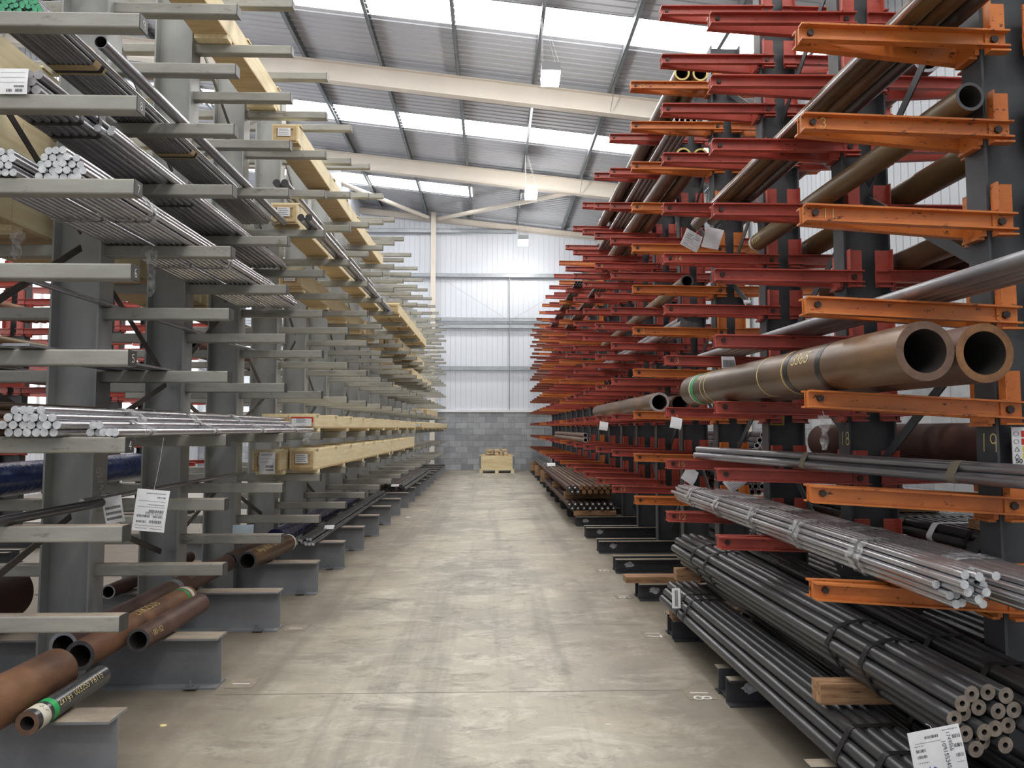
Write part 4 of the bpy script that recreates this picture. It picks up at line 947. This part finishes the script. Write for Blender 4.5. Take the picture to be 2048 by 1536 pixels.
# far stack of round bars
TH = ('first', 'second', 'third', 'fourth', 'fifth', 'sixth', 'seventh', 'eighth')
for lay, (z0, lo, nm) in enumerate(((.275, 'black', 'lower'), (.545, 'rusty', 'upper'))):
    for row in range(2):
        for q in range(8):
            x = 1.27+.0985*q+(.049 if row == 0 else 0); z = z0+row*.0685-(.0 if lay else 0)
            white = lay == 0 or q < 2
            o = pipe('round_bar', '%s round bar in the %s far stack, %s row, %s from the aisle' % ('white-stickered black' if white else 'rusty-ended', nm, ('bottom', 'top')[row], TH[q]),
                     (x, 11.8+random.uniform(-.03, .03), z), (x, 17.8, z), .0375, ('rust_deep' if lay == 0 or q < 2 else 'brown_pipe', 'cap' if white else 'rustend', 'inside'), n=16, group='round bars in the far stack', cat='bar')
            if white: MB().box(-.012, .012, -.0012, -.0004, -.009, .013).obj('end_sticker', M['paper'], o)
for i, y in enumerate((12.35, 14.7, 17.2)):
    timber('timber spacer between the two layers of far round bars, %s' % ('near end', 'middle', 'far end')[i], 1.24, 2.05, y, .3835, .09, .121)
    timber('timber spacer under the far round bars on a charcoal base, %s' % ('near end', 'middle', 'far end')[i], 1.35, 2.05, (11.86, 14.36, 16.88)[i], .1535, .09, .083)
bundle('tube_bundle', 'far bundle of black tubes with a white strap beyond the round bars', hexrows(1.45, .5, .03, [4, 5, 4], off=[1, -1, 1]), .03, 18.2, 24.2, ('black_tube', 'darkend', 'inside'), .02, n=12, bands=[(1.4, .05, 'paper', 'strap')])
for i, y in enumerate((19.3, 21.8, 24.3)):
    timber('timber stack carrying the far black tube bundle, %s' % ('near', 'middle', 'far')[i], 1.3, 2.0, RY[13]+(i*2.5)-.0, .1535, .1, .304)
paper_tag('white tag lying on the far end of the rusty round bars', (1.45, 17.6, .74), .2, .12, bend=.02, pitch=-.8, cord=(0, 0, -.1))
# back arms of the right rack
def onb(k, x, r): return hR[k]-.018*(3.175-x)/.785+r+.0015
pipe('steel_pipe', 'large dark rusty pipe lying on the back arms behind the nearest charcoal post', (2.78, 2.9, onb(1, 2.7, .14)), (2.78, 5.9, onb(1, 2.7, .14)), .14, ('rust_deep', 'rust_deep', 'inside'), .12, n=48)
pipe('steel_pipe', 'pale-ended wide pipe on the upper back arms behind the nearest charcoal post', (2.66, 4.15, onb(7, 2.66, .092)), (2.66, 8.0, onb(7, 2.66, .092)), .092, ('rust_dark', 'lightend', 'inside'), .072, n=48)
pipe('steel_pipe', 'olive pipe on the back arms behind the yellow-marked one', (2.55, 2.7, onb(5, 2.55, .08)), (2.56, 5.62, onb(5, 2.55, .08)), .08, ('olive_pipe', 'darkend', 'inside'), .066, n=48)
for i, x in enumerate((2.56, 2.72, 2.88)):
    pipe('steel_pipe', 'dark brown pipe on the back arms below the olive pipe, %s from the posts' % TH[i], (x, 2.7, onb(4, x, .072)), (x, 5.3+.1*i, onb(4, x, .072)), .072, ('rust_deep' if i else 'brown_pipe', 'darkend', 'inside'), .058, n=40, group='dark pipes on the back arms')
bundle('tube_bundle', 'stack of small hollow tubes with silver ring ends seen between charcoal posts', hexrows(2.50, onb(1, 2.8, .03), .029, [4, 3, 4, 3]), .029, 6.75, 11.0, ('grey_bar', 'brightend', 'inside'), .020, n=18, bands=[(.25, .03, 'strap', 'strap')])
bundle('tube_bundle', 'stack of small hollow tubes lower on the back arms, ends behind the third charcoal post', hexrows(2.47, onb(0, 2.75, .032), .031, [3, 3, 3], off=[1, 1, -1]), .031, 6.9, 11.0, ('black_tube', 'grey_end', 'inside'), .020, n=18, bands=[(.25, .03, 'strap', 'strap')])
bundle('tube_bundle', 'bundle of dark tubes with white clips on the lowest back arms behind the nearest post', hexrows(2.5, onb(0, 3.18, .03), .028, [11, 11], off=[1, 1]), .028, 2.8, 6.2, ('black_tube', 'grey_end', 'inside'), .018, n=16, bands=[(.9, .03, 'strap', 'strap'), (1.5, .03, 'strap', 'strap'), (1.2, .05, 'paper', 'strap')])
timber('pale timber batten on the dark back tubes, farther one', 2.52, 2.86, 4.55, hR[0]+.11, .08, .05)
timber('pale timber batten on the dark back tubes, nearer one', 2.56, 2.86, 3.75, hR[0]+.11, .08, .05)
# safety signs
sg = MB().box(0, .21, -.004, 0, 0, .205).obj('safety_sign', M['paper']); sg.location = (2.2, RY[0]-.069, 1.44); sg.scale = (1, 1, .82)
tag(sg, 'white load sign with red and yellow panels on the nearest charcoal post', 'sign')
m = MB()
for z in (.125, .165): m.box(.04, .2, -.0052, -.0042, z-.016, z+.016)
m.obj('red_panel', M['ored'], sg)
m = MB()
for z in (.053, .089): m.box(.044, .2, -.0052, -.0042, z-.016, z+.012)
m.obj('yellow_panel', M['oyel'], sg)
m = MB(); m.box(.0, .21, -.0052, -.0042, .199, .205)
for z in (.165, .125):
    pl = arc(.018, z, .011, .011, 0, 360, 14)
    for p, q in zip(pl[:-1], pl[1:]): m.bar((p[0], -.0047, p[1]), (q[0], -.0047, q[1]), .001, .002, (0, 1, 0))
for z in (.088, .052):
    tr = [(.008, z-.012), (.03, z-.012), (.019, z+.01), (.008, z-.012)]
    for p, q in zip(tr[:-1], tr[1:]): m.bar((p[0], -.0047, p[1]), (q[0], -.0047, q[1]), .001, .003, (0, 1, 0))
m.obj('symbols', M['ink'], sg)
text_mb('50 kg', .02, plane_fn((.012, -.0052, .015), (1, 0, 0), (0, 0, 1)), .004).obj('handwriting', M['cap'], sg)
s2 = MB().box(0, .11, -.003, 0, 0, .085).obj('safety_sign', surf('dull_yellow_plate', S(176, 152, 58), S(150, 128, 48), 8)); s2.location = (2.155, RY[2]-.067, 1.62)
tag(s2, 'small dull yellow warning plate on the third charcoal post', 'sign')
m = MB()
for q in range(4): m.box(.012, .095-.01*(q % 2), -.0042, -.0032, .014+.018*q, .02+.018*q)
m.obj('printed_lines', M['ink'], s2)

# ------------------------------------------------------------------ floor markers, clip plates, scraps
for j in range(1, 5):
    pl = MB().box(0, .17, 0, .16, .0005, .0025).obj('floor_marker', M['plate']); y = RY[j]-.02; pl.location = (1.165, y, 0)
    num = str(19-j)
    tag(pl, 'brown floor plate stencilled %s by the tip of a charcoal base' % num, 'floor marker', 'stencilled floor plates')
    text_mb(num, .10, plane_fn((.035, .135, .0032), (0, -1, 0), (1, 0, 0)), .011).obj('stencil_number', M['chalk'], pl)
for i in range(1, 3):
    pl = MB().box(0, .17, 0, .17, .0005, .0025).obj('floor_marker', M['plate']); pl.location = (-1.65, LY[i]-.06, 0)
    tag(pl, ('brown floor plate with faint letters by the second grey base', 'brown floor plate with faint letters by the third grey base')[i-1], 'floor marker', 'stencilled floor plates')
    text_mb('I'.replace('I', '1'), .10, plane_fn((.13, .04, .0032), (0, 1, 0), (-1, 0, 0)), .011).obj('stencil_number', M['chalk'], pl)
def scrap(label, x, y, s, seed, mat):
    rnd = random.Random(seed); b = MB(); n = 7
    lo = [(s*(1+.5*rnd.uniform(-1, 1))*math.cos(2*PI*k/n)*1.5, s*(1+.4*rnd.uniform(-1, 1))*math.sin(2*PI*k/n), .0006) for k in range(n)]
    b.add(lo+[(p[0]*.7, p[1]*.7, s*.25) for p in lo], [tuple(reversed(range(n))), tuple(range(n, 2*n))]+[(k, (k+1) % n, n+(k+1) % n, n+k) for k in range(n)])
    o = b.obj('floor_scrap', M[mat]); o.location = (x, y, 0); return tag(o, label, 'scrap')
scrap('yellow paper scrap on the concrete near the second grey base', -1.77, 3.98, .016, 1, 'ychalk')
scrap('white crumb on the open concrete in front of the stencilled plates', .63, 3.93, .011, 2, 'whiteband')
scrap('small tan splinter on the concrete in the foreground', .62, 3.38, .014, 3, 'timber')
scrap('white paper scrap on the concrete beside the far dark tubes', -1.5, 12.9, .03, 4, 'paper')

# ------------------------------------------------------------------ pallet box with offcuts at the end wall
bx = empty('pallet_box', 'pine pallet box heaped with wood offcuts standing before the block wall', 'pallet box', (.155, 25.9, 0))
for x in (-.56, 0, .56):
    b = MB()
    for y in (-.4, 0, .4): b.box(x-.06, x+.06, y-.07, y+.07, .02, .1)
    b.box(x-.06, x+.06, -.48, .48, 0, .02); b.obj('pallet_runner', M['wood'], bx)
MB().box(-.62, .62, -.48, .48, .101, .135).obj('pallet_deck', M['wood'], bx)
for lv in (0, 1):
    z = .137+.24*lv
    for y in (-.46, .44): MB().box(-.61, .61, y, y+.022, z, z+.235).obj('side_board', M['boxboard'], bx)
    for x in (-.61, .588): MB().box(x, x+.022, -.437, .438, z, z+.235).obj('end_board', M['boxboard'], bx)
for sx in (-1, 1):
    for sy in (-1, 1):
        b = MB(); x = sx*.614; b.box(min(x, x-sx*.05), max(x, x-sx*.05), sy*.464-.003 if sy > 0 else -.4665, sy*.464+.003 if sy > 0 else -.4605, .15, .6); b.obj('corner_hinge', M['galv'], bx)
rnd = random.Random(5)
cell = 0
for lay, (nx, ny, z0) in enumerate(((7, 3, .572), (5, 2, .662), (3, 2, .752))):
    for i in range(nx):
        for jy in range(ny):
            cell += 1
            w = (1.06/nx)*(.9 if lay == 0 else .62)*rnd.uniform(.75, .95); d = .78/ny*.8
            x = .155+(i-(nx-1)/2)*(1.08/nx)*(1 if lay == 0 else .75); y = 25.9+(jy-(ny-1)/2)*(.80/ny)*(1 if lay == 0 else .8)
            h = rnd.uniform(.05, .086)
            o = MB().box(-w/2, w/2, -d/2, d/2, 0, h).obj('wood_offcut', M['woodcut'] if cell % 4 else M['woodend']); o.location = (x, y, z0+rnd.uniform(0, .003)); o.rotation_euler = (0, 0, rnd.uniform(-.12, .12))
            tag(o, 'wood offcut in the pallet box, %s layer, %s from left, %s line' % (('bottom', 'middle', 'top')[lay], TH[i], ('front', 'middle', 'back')[jy] if ny == 3 else ('front', 'back')[jy]), 'offcut', 'wood offcuts in the pallet box')
MB().box(-.585, .585, -.435, .436, .14, .569).obj('packed_offcuts', M['woodcut'], bx)

# ------------------------------------------------------------------ camera, world, view
F = 1420.0
th = math.atan(88/F); ps = math.atan(39/F*math.cos(th))
cam = bpy.data.cameras.new('camera'); co = bpy.data.objects.new('camera', cam); COL.objects.link(co)
cam.sensor_width = 36; cam.sensor_fit = 'HORIZONTAL'; cam.lens = 36*F/2048; cam.clip_start = .05; cam.clip_end = 200
co.location = (0, 0, 1.6); co.rotation_euler = (PI/2+th, 0, -ps)
SC.camera = co
w = bpy.data.worlds.new('world'); w.use_nodes = True; SC.world = w
bg = w.node_tree.nodes['Background']; bg.inputs[0].default_value = (.92, .95, 1, 1); bg.inputs[1].default_value = .6
vs = SC.view_settings
SC.display_settings.display_device = 'sRGB'
vs.view_transform = 'Standard'; vs.look = 'None'; vs.gamma = 1; vs.use_curve_mapping = False; vs.exposure = .2
cy = SC.cycles
cy.max_bounces = 7; cy.diffuse_bounces = 2; cy.glossy_bounces = 2; cy.transmission_bounces = 4; cy.transparent_max_bounces = 10
cy.caustics_reflective = False; cy.caustics_refractive = False; cy.sample_clamp_indirect = 6; cy.use_denoising = True; cy.adaptive_threshold = .03
